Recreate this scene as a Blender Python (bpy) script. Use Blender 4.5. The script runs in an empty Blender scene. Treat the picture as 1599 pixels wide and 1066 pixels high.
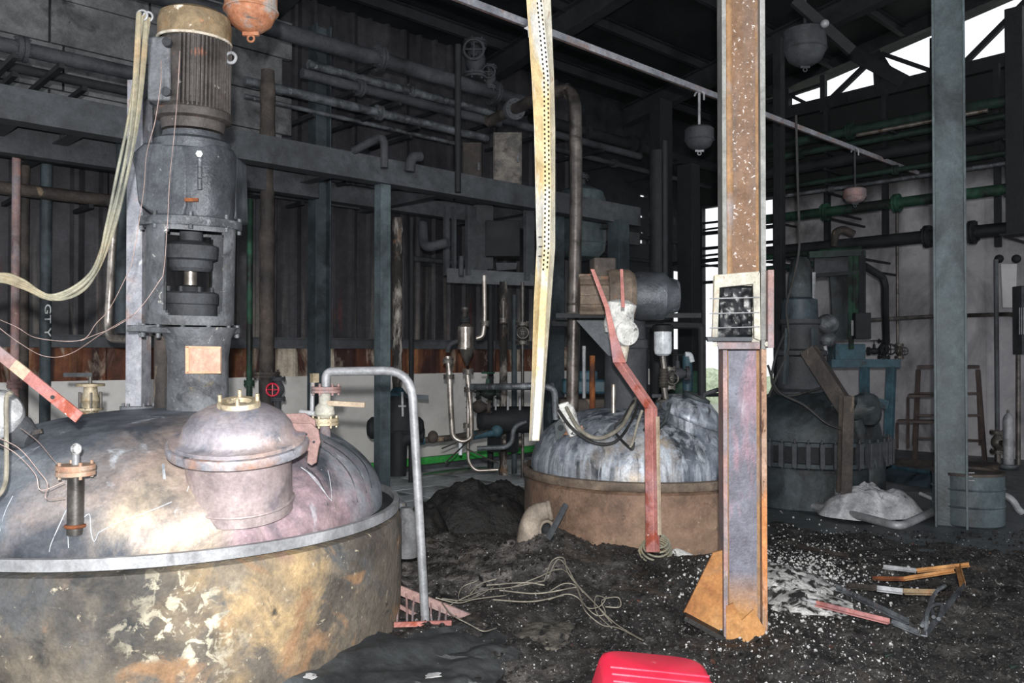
import bpy, bmesh, math, random
from mathutils import Vector, Matrix, noise, Euler
R_ = math.radians
rnd = random.Random(7)
S = bpy.context.scene
C = S.collection
V = Vector
# ------------------------------------------------------------ camera, light, exposure
F, PITCH, YAW, CAMZ = 1300.0, R_(0.8), R_(43.5), 1.5
cam = bpy.data.objects.new('camera', bpy.data.cameras.new('camera'))
C.objects.link(cam)
cam.location = (0, 0, CAMZ)
cam.rotation_euler = (R_(90) + PITCH, 0, -YAW)
cam.data.sensor_width = 36.0
cam.data.lens = F / 1599 * 36.0
cam.data.clip_start = 0.05
S.camera = cam
world = bpy.data.worlds.new('world'); S.world = world; world.use_nodes = True
_bg = world.node_tree.nodes['Background']
_bg.inputs[0].default_value = (0.93, 0.96, 1.0, 1); _bg.inputs[1].default_value = 1.35
S.view_settings.view_transform = 'Standard'; S.view_settings.look = 'None'
S.view_settings.exposure = 0.0; S.view_settings.gamma = 1.0; S.view_settings.use_curve_mapping = False
S.cycles.max_bounces = 6
# the camera's flash gun, a hand's breadth above the lens
_fl = bpy.data.lights.new('flash', 'SPOT'); _fl.energy = 1650; _fl.spot_size = R_(110); _fl.spot_blend = 0.6
_fl.shadow_soft_size = 0.035; _fl.color = (1.0, 0.985, 0.97)
flash = bpy.data.objects.new('flash', _fl); C.objects.link(flash)
flash.location = (-0.12, -0.12, CAMZ + 0.20); flash.rotation_euler = (R_(90) + R_(1), 0, -YAW)

# ------------------------------------------------------------ pixel geometry of the survey
FWD = V((math.sin(YAW), math.cos(YAW), 0)); RIGHT = V((math.cos(YAW), -math.sin(YAW), 0)); UP = V((0, 0, 1))
CF = FWD * math.cos(PITCH) + UP * math.sin(PITCH); CU = UP * math.cos(PITCH) - FWD * math.sin(PITCH)
CAM = V((0, 0, CAMZ))
def ray(px, py): return CF * F + RIGHT * (px - 799.5) + CU * (533 - py)
def at(px, py, z):
    d = ray(px, py); return CAM + d * (z / d.dot(FWD))
def oY(px, py, Y):
    d = ray(px, py); return CAM + d * (Y / d.y)
def oX(px, py, X):
    d = ray(px, py); return CAM + d * (X / d.x)
def oZ(px, py, Z):
    d = ray(px, py); return CAM + d * ((Z - CAMZ) / d.z)
def cw(x, z, h=0.0): return RIGHT * x + FWD * z + UP * h      # right, forward, height -> world
def col(h, a=1):
    h = h.lstrip('#'); c = [int(h[i:i+2], 16) / 255 for i in (0, 2, 4)]
    g = sum(c)/3; c = [max(0, g + (x - g)*SAT) for x in c]
    return tuple([x / 12.92 if x <= .04045 else ((x + .055) / 1.055) ** 2.4 for x in c] + [a])

# ------------------------------------------------------------ materials
MATS = {}
SAT = .82
def mat(name, ramp, scale=3, layers=(), rough=(.5, .8), metal=0.0, bump=.25, bscale=25, stretch=(1, 1, 1), spec=.4, det=7, grit=.38):
    m = bpy.data.materials.new(name); m.use_nodes = True; MATS[name] = m
    nt = m.node_tree; N = nt.nodes; L = nt.links
    b = N['Principled BSDF']
    tc = N.new('ShaderNodeTexCoord')
    def nz(sc, st=(1, 1, 1), d=det, dist=.3, rg=.62):
        mp = N.new('ShaderNodeMapping'); mp.inputs['Scale'].default_value = st
        mp.inputs['Location'].default_value = (rnd.uniform(0, 9), rnd.uniform(0, 9), rnd.uniform(0, 9))
        L.new(tc.outputs['Object'], mp.inputs['Vector'])
        n = N.new('ShaderNodeTexNoise'); n.inputs['Scale'].default_value = sc; n.inputs['Detail'].default_value = d
        n.inputs['Roughness'].default_value = rg; n.inputs['Distortion'].default_value = dist
        L.new(mp.outputs[0], n.inputs['Vector']); return n.outputs[0]
    def mr(src, lo, hi, a=0., z=1.):
        q = N.new('ShaderNodeMapRange'); q.inputs[1].default_value = lo; q.inputs[2].default_value = hi
        q.inputs[3].default_value = a; q.inputs[4].default_value = z; q.clamp = True
        L.new(src, q.inputs[0]); return q.outputs[0]
    def mth(op, a, b_):
        q = N.new('ShaderNodeMath'); q.operation = op
        for i, s in enumerate((a, b_)):
            if isinstance(s, (int, float)): q.inputs[i].default_value = s
            else: L.new(s, q.inputs[i])
        return q.outputs[0]
    base = nz(scale, stretch)
    rp = N.new('ShaderNodeValToRGB'); L.new(base, rp.inputs[0])
    e = rp.color_ramp.elements
    while len(e) < len(ramp): e.new(.5)
    for i, (p, c) in enumerate(ramp): e[i].position = p; e[i].color = col(c)
    out = rp.outputs[0]
    for ly in layers:
        c, sc, lo, hi = ly[:4]; opt = ly[4] if len(ly) > 4 else {}
        mask = mr(nz(sc, opt.get('st', (1, 1, 1)), dist=opt.get('d', .6)), lo, hi)
        if 'z' in opt:                       # limited to a band of height on the thing
            sx = N.new('ShaderNodeSeparateXYZ'); L.new(tc.outputs['Object'], sx.inputs[0])
            z0, z1 = opt['z']; mask = mth('MULTIPLY', mask, mr(sx.outputs[2], z0, z1))
        if 'blob' in opt:                    # a stain with a place of its own
            vm = N.new('ShaderNodeVectorMath'); vm.operation = 'DISTANCE'; L.new(tc.outputs['Object'], vm.inputs[0])
            vm.inputs[1].default_value = opt['blob']; r = opt['r']
            dd = mth('ADD', vm.outputs['Value'], mth('MULTIPLY', mth('SUBTRACT', nz(3.0), .5), r * 1.3))
            mask = mth('MULTIPLY', mask, mr(dd, r * .55, r, 1., 0.))
        mx = N.new('ShaderNodeMix'); mx.data_type = 'RGBA'
        L.new(mask, mx.inputs[0]); L.new(out, mx.inputs[6]); mx.inputs[7].default_value = col(c); out = mx.outputs[2]
    # fire grime: every surface here is mottled
    hs = N.new('ShaderNodeHueSaturation'); L.new(out, hs.inputs['Color'])
    L.new(mth('MULTIPLY', mr(nz(9, rg=.75), .3, .7, 1 - grit, 1 + grit*.8), mr(nz(70, d=4), .3, .7, 1 - grit*.4, 1 + grit*.4)), hs.inputs['Value'])
    L.new(hs.outputs[0], b.inputs['Base Color'])
    L.new(mr(base, .3, .7, rough[0], rough[1]), b.inputs['Roughness'])
    b.inputs['Metallic'].default_value = metal; b.inputs['Specular IOR Level'].default_value = spec
    if bump:
        bp = N.new('ShaderNodeBump'); bp.inputs['Strength'].default_value = bump; bp.inputs['Distance'].default_value = .02
        L.new(nz(bscale, dist=0), bp.inputs['Height']); L.new(bp.outputs[0], b.inputs['Normal'])
    return m

# ------------------------------------------------------------ mesh builder
def perp(a, up=None):
    a = a.normalized(); u = V(up) if up is not None else UP
    if abs(a.dot(u.normalized())) > .98: u = V((1, 0, 0)) if abs(a.x) < .9 else V((0, 1, 0))
    s = a.cross(u).normalized(); return s, s.cross(a).normalized()
class MB:
    def __init__(self): self.v = []; self.f = []
    def add(self, vs, fs):
        n = len(self.v); self.v += [V(p) for p in vs]; self.f += [tuple(i + n for i in f) for f in fs]; return self
    def box(self, c, s, rot=None):
        c = V(c); M = rot if rot is not None else Matrix.Identity(3); h = [x / 2 for x in s]
        vs = [c + M @ V((x * h[0], y * h[1], z * h[2])) for x in (-1, 1) for y in (-1, 1) for z in (-1, 1)]
        return self.add(vs, [(0, 1, 3, 2), (4, 6, 7, 5), (0, 4, 5, 1), (2, 3, 7, 6), (0, 2, 6, 4), (1, 5, 7, 3)])
    def sect(self, p0, p1, pts, up=None, closed=True):
        """extrude a 2-D section (side, up) from p0 to p1"""
        p0, p1 = V(p0), V(p1); s, u = perp(p1 - p0, up); n = len(pts)
        vs = [p0 + s * a + u * b for a, b in pts] + [p1 + s * a + u * b for a, b in pts]
        fs = [(i, (i + 1) % n, n + (i + 1) % n, n + i) for i in range(n)]
        fs += [tuple(range(n - 1, -1, -1)), tuple(range(n, 2 * n))]
        return self.add(vs, fs)
    def bar(self, p0, p1, w, h, up=None):
        return self.sect(p0, p1, [(-w/2, -h/2), (w/2, -h/2), (w/2, h/2), (-w/2, h/2)], up)
    def ibeam(self, p0, p1, w, d, t=.012, up=None):
        W, D, k = w/2, d/2, t/2
        return self.sect(p0, p1, [(-W, -D), (W, -D), (W, -D+t), (k, -D+t), (k, D-t), (W, D-t), (W, D), (-W, D), (-W, D-t), (-k, D-t), (-k, -D+t), (-W, -D+t)], up)
    def angle(self, p0, p1, w, t=.006, up=None):
        return self.sect(p0, p1, [(0, 0), (w, 0), (w, t), (t, t), (t, w), (0, w)], up)
    def channel(self, p0, p1, w, d, t=.008, up=None):
        D = d/2
        return self.sect(p0, p1, [(0, -D), (w, -D), (w, -D+t), (t, -D+t), (t, D-t), (w, D-t), (w, D), (0, D)], up)
    def tube(self, pts, r, n=10, fil=0, cap=True, closed=False):
        pts = [V(p) for p in pts]
        if fil: pts = fillet(pts, fil)
        m = len(pts); rs = r if isinstance(r, (list, tuple)) else [r] * m
        tang = []
        for i in range(m):
            a = pts[(i + 1) % m] - pts[i] if (i < m - 1 or closed) else pts[i] - pts[i - 1]
            b = pts[i] - pts[i - 1] if (i > 0 or closed) else a
            t = (a.normalized() + b.normalized()); tang.append(t.normalized() if t.length > 1e-6 else a.normalized())
        s, u = perp(tang[0]); vs = []
        for i in range(m):
            s = (s - tang[i] * s.dot(tang[i])).normalized(); u = tang[i].cross(s)
            for k in range(n):
                a = 2 * math.pi * k / n; vs.append(pts[i] + (s * math.cos(a) + u * math.sin(a)) * rs[i])
        fs = []
        for i in range(m if closed else m - 1):
            j = (i + 1) % m
            for k in range(n): fs.append((i*n + k, i*n + (k+1) % n, j*n + (k+1) % n, j*n + k))
        if cap and not closed: fs += [tuple(range(n - 1, -1, -1)), tuple((m-1)*n + k for k in range(n))]
        return self.add(vs, fs)
    def cyl(self, p0, p1, r, r2=None, n=16): return self.tube([p0, p1], [r, r if r2 is None else r2], n)
    def lathe(self, o, axis, prof, n=32, a0=0., a1=360.):
        o = V(o); ax = V(axis).normalized(); s, u = perp(ax); full = abs(a1 - a0 - 360) < 1e-6
        k = n if full else n + 1; vs = []
        for r, h in prof:
            for i in range(k):
                a = R_(a0 + (a1 - a0) * i / n); vs.append(o + ax * h + (s * math.cos(a) + u * math.sin(a)) * max(r, 1e-5))
        fs = []
        for j in range(len(prof) - 1):
            for i in range(n):
                i2 = (i + 1) % k if full else i + 1
                fs.append((j*k + i, j*k + i2, (j+1)*k + i2, (j+1)*k + i))
        return self.add(vs, fs)
    def torus(self, c, axis, R, r, n=24, m=8):
        c = V(c); s, u = perp(V(axis))
        return self.tube([c + (s * math.cos(2*math.pi*i/n) + u * math.sin(2*math.pi*i/n)) * R for i in range(n)], r, m, closed=True)
    def prism(self, poly, vec):
        poly = [V(p) for p in poly]; n = len(poly); vec = V(vec)
        return self.add(poly + [p + vec for p in poly], [(i, (i+1) % n, n + (i+1) % n, n + i) for i in range(n)] + [tuple(range(n-1, -1, -1)), tuple(range(n, 2*n))])
    def ball(self, c, rx, ry=None, rz=None, n=14, m=9):
        ry = ry or rx; rz = rz or rx; c = V(c)
        vs = [c + V((rx*math.cos(2*math.pi*i/n)*math.sin(math.pi*j/m), ry*math.sin(2*math.pi*i/n)*math.sin(math.pi*j/m), rz*math.cos(math.pi*j/m))) for j in range(m+1) for i in range(n)]
        return self.add(vs, [(j*n + i, (j+1)*n + i, (j+1)*n + (i+1) % n, j*n + (i+1) % n) for j in range(m) for i in range(n)])
    def bolts(self, c, axis, R, k, r=.008, h=.03, a0=0):
        c = V(c); ax = V(axis).normalized(); s, u = perp(ax)
        for i in range(k):
            a = a0 + 2*math.pi*i/k; p = c + (s*math.cos(a) + u*math.sin(a)) * R; self.cyl(p - ax*h/2, p + ax*h/2, r, n=6)
        return self
    def flange(self, c, axis, r, t=.02, k=8, pair=True):
        c = V(c); ax = V(axis).normalized(); t2 = t * (2.3 if pair else 1)
        self.lathe(c - ax*t2/2, ax, [(0, 0), (r, 0), (r, t*.98), (r*.86, t*1.0), (r*.86, t2-t), (r, t2-t*.98), (r, t2), (0, t2)] if pair else [(0, 0), (r, 0), (r, t), (0, t)], 24)
        return self.bolts(c, ax, r*.82, k, max(.004, r*.09), t2 + r*.35)
def fillet(pts, rad, k=6):
    out = [pts[0]]
    for i in range(1, len(pts) - 1):
        a, b, c = pts[i-1], pts[i], pts[i+1]; d1, d2 = (a-b), (c-b)
        r = min(rad, d1.length*.48, d2.length*.48); p, q = b + d1.normalized()*r, b + d2.normalized()*r
        for j in range(k + 1):
            t = j / k; out.append(p*(1-t)**2 + b*2*t*(1-t) + q*t*t)
    out.append(pts[-1]); return out
def spline(pts, k=8):
    pts = [V(p) for p in pts]; P = [pts[0]*2 - pts[1]] + pts + [pts[-1]*2 - pts[-2]]; out = []
    for i in range(1, len(P) - 2):
        for j in range(k):
            t = j/k; a, b, c, d = P[i-1:i+3]
            out.append(.5*((2*b) + (c-a)*t + (2*a-5*b+4*c-d)*t*t + (3*b-a-3*c+d)*t**3))
    out.append(pts[-1]); return out

# ------------------------------------------------------------ object helpers
def mkobj(name, mb, m, base, parent=None, ang=35, bevel=0, disp=0):
    me = bpy.data.meshes.new(name); b = V(base)
    me.from_pydata([tuple(p - b) for p in mb.v], [], mb.f); me.validate()
    bm = bmesh.new(); bm.from_mesh(me); bmesh.ops.recalc_face_normals(bm, faces=bm.faces); bm.to_mesh(me); bm.free()
    for p in me.polygons: p.use_smooth = True
    me.set_sharp_from_angle(angle=R_(ang))
    me.materials.append(MATS[m] if isinstance(m, str) else m)
    o = bpy.data.objects.new(name, me); C.objects.link(o)
    if parent is not None: o.parent = parent
    else: o.location = b
    if bevel:
        q = o.modifiers.new('edge', 'BEVEL'); q.width = bevel; q.segments = 2; q.limit_method = 'ANGLE'; q.angle_limit = R_(40)
    return o
def tag(o, label=None, cat=None, group=None, kind=None):
    if label: o['label'] = label
    if cat: o['category'] = cat
    if group: o['group'] = group
    if kind: o['kind'] = kind
    return o
class Thing:
    def __init__(s, name, label, cat, base, group=None, kind='thing'):
        s.base = V(base); s.e = bpy.data.objects.new(name, None); C.objects.link(s.e); s.e.location = s.base
        s.e.empty_display_size = .1; tag(s.e, label, cat, group, kind)
    def part(s, name, mb, m, parent=None, label=None, **k):
        o = mkobj(name, mb, m, s.base, parent or s.e, **k)
        if label: o['label'] = label
        return o
def lowest(mb):
    n = len(mb.v); z = min(p.z for p in mb.v); return V((sum(p.x for p in mb.v)/n, sum(p.y for p in mb.v)/n, z))
def solo(name, mb, m, label, cat, group=None, kind='thing', **k):
    return tag(mkobj(name, mb, m, lowest(mb), **k), label, cat, group, kind)
def struct(name, mb, m, base=(0, 0, 0), parent=None, **k):
    o = mkobj(name, mb, m, base, parent, **k)
    if parent is None: o['kind'] = 'structure'
    return o
# ------------------------------------------------------------ the materials of a burnt plant
mat('soot', [(.35, '26282c'), (.55, '3a3d42'), (.75, '4c4f54')], 2.5, rough=(.55, .85), bump=.3, bscale=40)
mat('soot_dark', [(.35, '121418'), (.6, '1f2226'), (.8, '2c2e31')], 3, rough=(.6, .9), bump=.3, bscale=30)
mat('soot_steel', [(.3, '303338'), (.5, '54585d'), (.7, '70757b')], 5, [('8f949a', 18, .58, .72), ('8a4b3a', 6, .66, .8), ('202224', 4, .58, .7)], rough=(.35, .65), metal=.35, bump=.35, bscale=50)
mat('soot_brown', [(.3, '242120'), (.5, '3c3633'), (.7, '574d45')], 3, [('9b8368', 9, .62, .75, {'st': (1, 1, .25)})], rough=(.6, .9), bump=.5, bscale=30)
mat('teal_paint', [(.3, '3a474b'), (.5, '4c5b60'), (.7, '5f6e72')], 1.5, [('2c3236', 2.2, .5, .72, {'st': (1, 1, .5)}), ('1d2022', 14, .68, .75)], rough=(.45, .7), bump=.15)
mat('teal_sooty', [(.3, '23292d'), (.5, '333d43'), (.7, '44545a')], 1.5, [('1c1e21', 3, .5, .7)], rough=(.5, .8), bump=.2)
mat('blue_paint', [(.3, '1f3540'), (.5, '2a4c5b'), (.7, '3a6373')], 3, [('22282b', 5, .55, .7)], rough=(.4, .7), bump=.1)
mat('green_paint', [(.3, '122a21'), (.5, '1b4030'), (.7, '276044')], 3, [('131717', 2.5, .42, .56)], rough=(.5, .8), bump=.1)
mat('green_bright', [(.3, '2a9a3e'), (.6, '3cc850'), (.8, '62d86a')], 3, [('3a5a36', 3, .6, .75)], rough=(.5, .7), bump=.1)
mat('green_pipe_dim', [(.3, '12221f'), (.5, '1b332b'), (.7, '27463a')], 2, [('101315', 2.5, .5, .65)], rough=(.5, .8), bump=.1)
mat('grey_dark_paint', [(.3, '34373b'), (.5, '45494e'), (.7, '565a5f')], 1.2, [('26282b', 2.5, .55, .75)], rough=(.5, .8), bump=.15)
mat('rust', [(.3, '4a2413'), (.5, '83441f'), (.7, 'b0672e')], 6, [('3a2a24', 5, .55, .7, {'st': (1, 1, .3)})], rough=(.7, .95), bump=.4, bscale=60)
mat('rust_band', [(.3, '3e221a'), (.5, '6e3c26'), (.7, 'a06840')], 4, [('3a2220', 3, .42, .56, {'st': (1, 1, .1)}), ('b9ab98', 2.2, .54, .64, {'st': (1, 1, .4)})], rough=(.7, .95), bump=.3, stretch=(1, 1, .25))
mat('rust_orange', [(.3, '8f5526'), (.5, 'ac733a'), (.7, 'bb8a54')], 4, [('8a6a48', 5, .6, .75), ('5a3016', 8, .66, .78)], rough=(.7, .9), bump=.3, bscale=60)
mat('lamp_rust', [(.3, '8f4a2c'), (.5, 'b0704c'), (.62, '94908c'), (.8, 'b07a48')], 7, [('5a5652', 12, .62, .7), ('d8c9a8', 9, .64, .72)], rough=(.6, .9), bump=.4, bscale=60)
mat('pink_primer', [(.3, '6f5350'), (.5, '916e69'), (.7, 'a3847e')], 3, [('7c7276', 2.5, .48, .6), ('b99a8c', 12, .6, .72), ('c4623c', 9, .64, .72), ('4a3030', 5, .62, .75)], rough=(.55, .85), bump=.25, bscale=60)
mat('cream_band', [(.3, '97806a'), (.6, 'b3a188')], 4, rough=(.7, .9))
mat('galvanised', [(.3, '76787c'), (.5, '8e9094'), (.7, 'a3a5a8')], 3, [('6a6c6e', 9, .62, .75, {'st': (1, 1, .4)})], rough=(.4, .65), metal=.25, bump=.1)
mat('stainless', [(.3, '6e665f'), (.5, '9d948b'), (.7, 'c3bcb4')], 4, [('6b4a34', 6, .55, .7, {'st': (1, 1, .4)}), ('3c3a3a', 7, .6, .72)], rough=(.25, .45), metal=.75, bump=.08)
mat('torn_lagging', [(.38, '1b1a1a'), (.47, '4a4440'), (.55, '8e8881'), (.75, 'b5afa8')], 9, [('2a2624', 4, .48, .56, {'st': (1, 1, .3)}), ('6d5038', 5, .6, .7)], rough=(.7, 1), bump=.8, bscale=30, stretch=(1, 1, .25))
mat('bronze_pipe', [(.3, '393533'), (.5, '524c49'), (.7, '6e6762')], 4, [('2a2624', 5, .52, .66), ('94877a', 9, .64, .74, {'st': (1, 1, .2)})], rough=(.3, .5), metal=.55, bump=.15)
mat('steel_dark', [(.3, '3a3836'), (.5, '5a5652'), (.7, '7d776f')], 5, [('2a2828', 6, .55, .7)], rough=(.35, .6), metal=.6, bump=.1)
mat('aluminium', [(.3, 'a9abad'), (.6, 'd5d6d8'), (.8, 'ececec')], 6, [('5b5c5e', 10, .6, .68)], rough=(.4, .7), metal=.2, bump=.35, bscale=50)
mat('white_ash_coat', [(.3, 'b9b9b5'), (.6, 'e6e5e0'), (.8, 'f6f5f0')], 12, [('3a3a3c', 22, .6, .66), ('9a9b9d', 8, .55, .7)], rough=(.8, 1), bump=.6, bscale=50)
mat('cream_steel', [(.3, '8f8e86'), (.5, 'aaa799'), (.7, 'bfbba9')], 5, [('c79a5c', 4, .56, .68, {'st': (1, 1, .25)}), ('8a5a3c', 30, .64, .7, {'st': (1, 1, .5)}), ('7a8c70', 7, .68, .76)], rough=(.6, .85), bump=.2, bscale=80)
mat('tray_yellow', [(.3, 'a98d5c'), (.5, 'bfa878'), (.7, 'c9bb94')], 4, [('b9b8b2', 5, .52, .6, {'st': (1, 1, .3)}), ('9a7040', 22, .66, .72), ('7f8e74', 8, .68, .76)], rough=(.6, .85), bump=.2, bscale=80)
mat('wall_white', [(.3, 'bfbcb8'), (.5, 'cecbc7'), (.7, 'd8d5d1')], 1.0, [('a9a6a2', 2, .55, .8)], rough=(.75, .9), bump=.05, grit=.06)
mat('wall_painted', [(.3, '8f8c92'), (.5, 'a5a2a7'), (.7, 'b3b0b2')], .7, [('54545a', 1.0, .48, .7, {'st': (1, 1, .6)}), ('3a3a3e', .9, .40, .62, {'z': (1.9, 4.2)}), ('17191b', 1.5, .0, .2, {'z': (3.95, 4.25)})], rough=(.7, .9), bump=.05, grit=.10)
mat('sheet_burnt', [(.3, '26262a'), (.5, '35353a'), (.7, '45444a')], 1.6, [('7d766e', 2.0, .50, .64, {'z': (3.0, 1.4), 'st': (3, 1, .2)}), ('7a2c22', 1.3, .6, .68, {'z': (2.6, 1.6), 'st': (3, 1, .3)})], rough=(.4, .6), metal=.3, bump=.1, stretch=(1, 1, .4))  # pale low streaks put the bright rib highlights into the colour
mat('concrete_floor', [(.3, '3b4043'), (.5, '4c5256'), (.7, '5f6569')], 1.2, [('33363a', 1.4, .52, .66), ('2a2c2e', 6, .62, .72)], rough=(.35, .75), bump=.15, bscale=30)
mat('tile_grey', [(.3, '9aa2a7'), (.5, 'b0b8bd'), (.7, 'c0c7cb')], 1.5, [('4a4e52', 1.5, .54, .68), ('303336', 7, .64, .72)], rough=(.3, .7), bump=.1)
mat('concrete_block', [(.3, '4c4d4f'), (.5, '616264'), (.7, '737476')], 2, [('2c2d30', 3, .5, .68), ('1c1d1f', 11, .66, .74)], rough=(.7, .95), bump=.3)
mat('char', [(.3, '0f0e0e'), (.45, '1a1919'), (.58, '2d2b2a'), (.72, '524e4b')], 6, [('55514e', 1.3, .57, .70), ('76716e', 5, .40, .60, {'blob': tuple(cw(-.45, 5.6, .1)), 'r': 1.0}), ('a8a5a2', 45, .60, .68), ('5d4f42', 2.2, .60, .74), ('cfcfcc', 60, .70, .74)], rough=(.45, .9), bump=1.0, bscale=28, spec=.5)
mat('char_lump', [(.3, '100f0f'), (.6, '242221'), (.8, '3d3835')], 6, [('5e3526', 4, .64, .72), ('7a7470', 16, .66, .74)], rough=(.4, .85), bump=.9, bscale=20)
mat('char_chip', [(.3, '141414'), (.6, '2c2a29')], 6, rough=(.35, .8), bump=.3)
mat('ash_chip', [(.3, '77777a'), (.6, 'b9b9b8')], 6, rough=(.7, 1), bump=.3)
mat('neck_pink', [(.3, '837578'), (.5, '9b8b8c'), (.7, 'b3a3a0')], 2.5, [('8a8088', 3, .52, .66), ('5f5a60', 3, .62, .74), ('c4ada0', 6, .64, .74)], rough=(.35, .6), metal=.3, bump=.1)
mat('ash', [(.3, '77777a'), (.5, 'b4b4b2'), (.7, 'e2e2df')], 7, [('1d1c1c', 16, .48, .56), ('4b4846', 5, .58, .7)], rough=(.8, 1), bump=.9, bscale=40)
mat('cloth_ash', [(.3, '7c7d82'), (.5, 'a2a3a8'), (.7, 'c6c7ca')], 6, [('3a3a3e', 12, .62, .7), ('5a2c2c', 3, .68, .74)], rough=(.8, 1), bump=.5, bscale=25)
mat('burnt_board', [(.3, '17181a'), (.5, '2c2f31'), (.68, '474b4d'), (.8, '7a7e80')], 2.2, [('8f9496', 3.2, .60, .72, {'st': (1.5, .6, 1)}), ('e6e4de', 22, .72, .76)], rough=(.4, .8), bump=.35, bscale=20)
mat('red_plastic', [(.3, 'c8102e'), (.6, 'dd1f3c'), (.8, 'e8566c')], 3, [('f0a0ac', 7, .66, .76)], rough=(.25, .4), bump=.08, bscale=15, grit=.08)
mat('wire_copper', [(.3, '86706a'), (.6, 'ab9189')], 9, rough=(.4, .6), metal=.3, bump=0)
mat('wire_ash', [(.3, '6a6b60'), (.5, '85836f'), (.7, '96805e')], 3, rough=(.6, .8), bump=.2, bscale=80)
mat('wire_dark', [(.3, '1a1a1b'), (.6, '343434')], 5, rough=(.5, .8), bump=.2)
mat('wire_grey', [(.3, '5d594f'), (.6, '8a8475')], 5, rough=(.6, .8), bump=.2)
mat('frosted', [(.3, '9aa2aa'), (.6, 'd6dde3')], 6, [('7d858c', 9, .6, .7)], rough=(.25, .5), bump=.1)
mat('brass_flange', [(.3, '9c8a6a'), (.5, 'b9a888'), (.7, 'cfc3a8')], 8, [('b87e4a', 5, .55, .66), ('54504a', 12, .6, .7)], rough=(.35, .6), metal=.4, bump=.3, bscale=60)
mat('flange_lilac', [(.3, '7c7c86'), (.5, '9698a2'), (.7, 'b0aeb2')], 5, [('a88474', 4, .52, .66), ('5e6068', 10, .60, .7), ('cfd0d4', 7, .62, .72)], rough=(.45, .7), metal=.25, bump=.2)
mat('lid_tint', [(.3, '7f7d88'), (.45, '98929a'), (.58, 'a69a9a'), (.74, 'b8b3b8')], 3.5, [('b0958a', 2.6, .48, .64), ('7a86a0', 3.5, .56, .68), ('d0b49c', 4, .62, .72), ('6e7480', 4, .58, .68), ('d6dade', 14, .66, .74)], rough=(.35, .6), metal=.3, bump=.12)
mat('copper_flange', [(.3, '8f5f42'), (.5, 'a5755a'), (.7, 'a39684')], 6, [('7a7368', 10, .58, .68), ('c7c2b8', 7, .62, .72)], rough=(.5, .75), metal=.2, bump=.25)
mat('plate_copper', [(.3, 'b0826c'), (.6, 'c79c84')], 6, rough=(.5, .7), bump=.1)
mat('plate_edge', [(.3, 'c98e68'), (.6, 'dca680')], 6, rough=(.5, .7), bump=.1)
mat('resin_black', [(.3, '0a0c10'), (.6, '15181c'), (.8, '2c3036')], 9, rough=(.3, .5), bump=.25, bscale=10, spec=.5, grit=.1)
mat('dull_tan', [(.3, '6a5f54'), (.5, '887b6d'), (.7, 'a09384')], 5, [('5c4a3c', 5, .58, .7)], rough=(.6, .85), bump=.35)
mat('pedestal_grey', [(.3, '4a4c50'), (.5, '606368'), (.7, '74777c')], 4, [('b5b3ac', 26, .64, .7), ('8a7a58', 7, .66, .75), ('34363a', 5, .58, .7)], rough=(.4, .7), metal=.2, bump=.35, bscale=45)
mat('cowl_rust', [(.3, '8a6a44'), (.5, '7d6a4e'), (.7, 'a58a60')], 6, [('e0d3bb', 9, .62, .68), ('b87048', 5, .6, .7)], rough=(.6, .85), bump=.35, bscale=60)
mat('cowl_edge', [(.3, 'd6cfc0'), (.6, 'a99a84')], 14, rough=(.7, .9), bump=.3)
mat('motor_fins', [(.3, '332f2d'), (.5, '46413f'), (.7, '5b5553')], 5, [('8f5a44', 6, .62, .74), ('a8a29c', 18, .66, .72)], rough=(.5, .75), metal=.2, bump=.25, bscale=50)
mat('motor_brown', [(.3, '463b34'), (.5, '655649'), (.7, '857362')], 5, [('a05f3a', 6, .60, .7)], rough=(.6, .85), bump=.3)
mat('sky_ground', [(.3, '8f9485'), (.6, 'a9ad9c')], 1, rough=(.8, 1))
mat('foliage', [(.3, '9db088'), (.6, 'ccd8b4')], 9, rough=(.7, .9), bump=.8, bscale=9)
mat('ceiling_soot', [(.3, '0b0e11'), (.6, '151a1e')], 1.5, [('23282b', 6, .62, .75)], rough=(.6, .9), bump=.2)
mat('purlin_soot', [(.3, '14171a'), (.6, '22272b')], 2, rough=(.6, .9), bump=.2)
mat('ladder_brown', [(.3, '2c2422'), (.6, '4a3c38')], 4, rough=(.6, .85), bump=.2)
mat('lid_blue', [(.3, '22303c'), (.6, '33444f')], 4, [('1b1e22', 4, .5, .65)], rough=(.4, .7), bump=.2)
mat('sooty_vessel', [(.3, '20282b'), (.5, '2e383c'), (.7, '454f54')], 2.2, [('16191b', 2.0, .44, .6), ('7a8488', 8, .64, .74, {'st': (1, 1, .3)})], rough=(.4, .75), bump=.3)
mat('water_dark', [(.3, '0a0c0d'), (.6, '15181a')], 2, rough=(.08, .2), bump=.05, spec=.6)
mat('paint_white_mark', [(.3, 'b9bcba'), (.6, 'd9dcda')], 20, rough=(.6, .8), bump=0)
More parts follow.
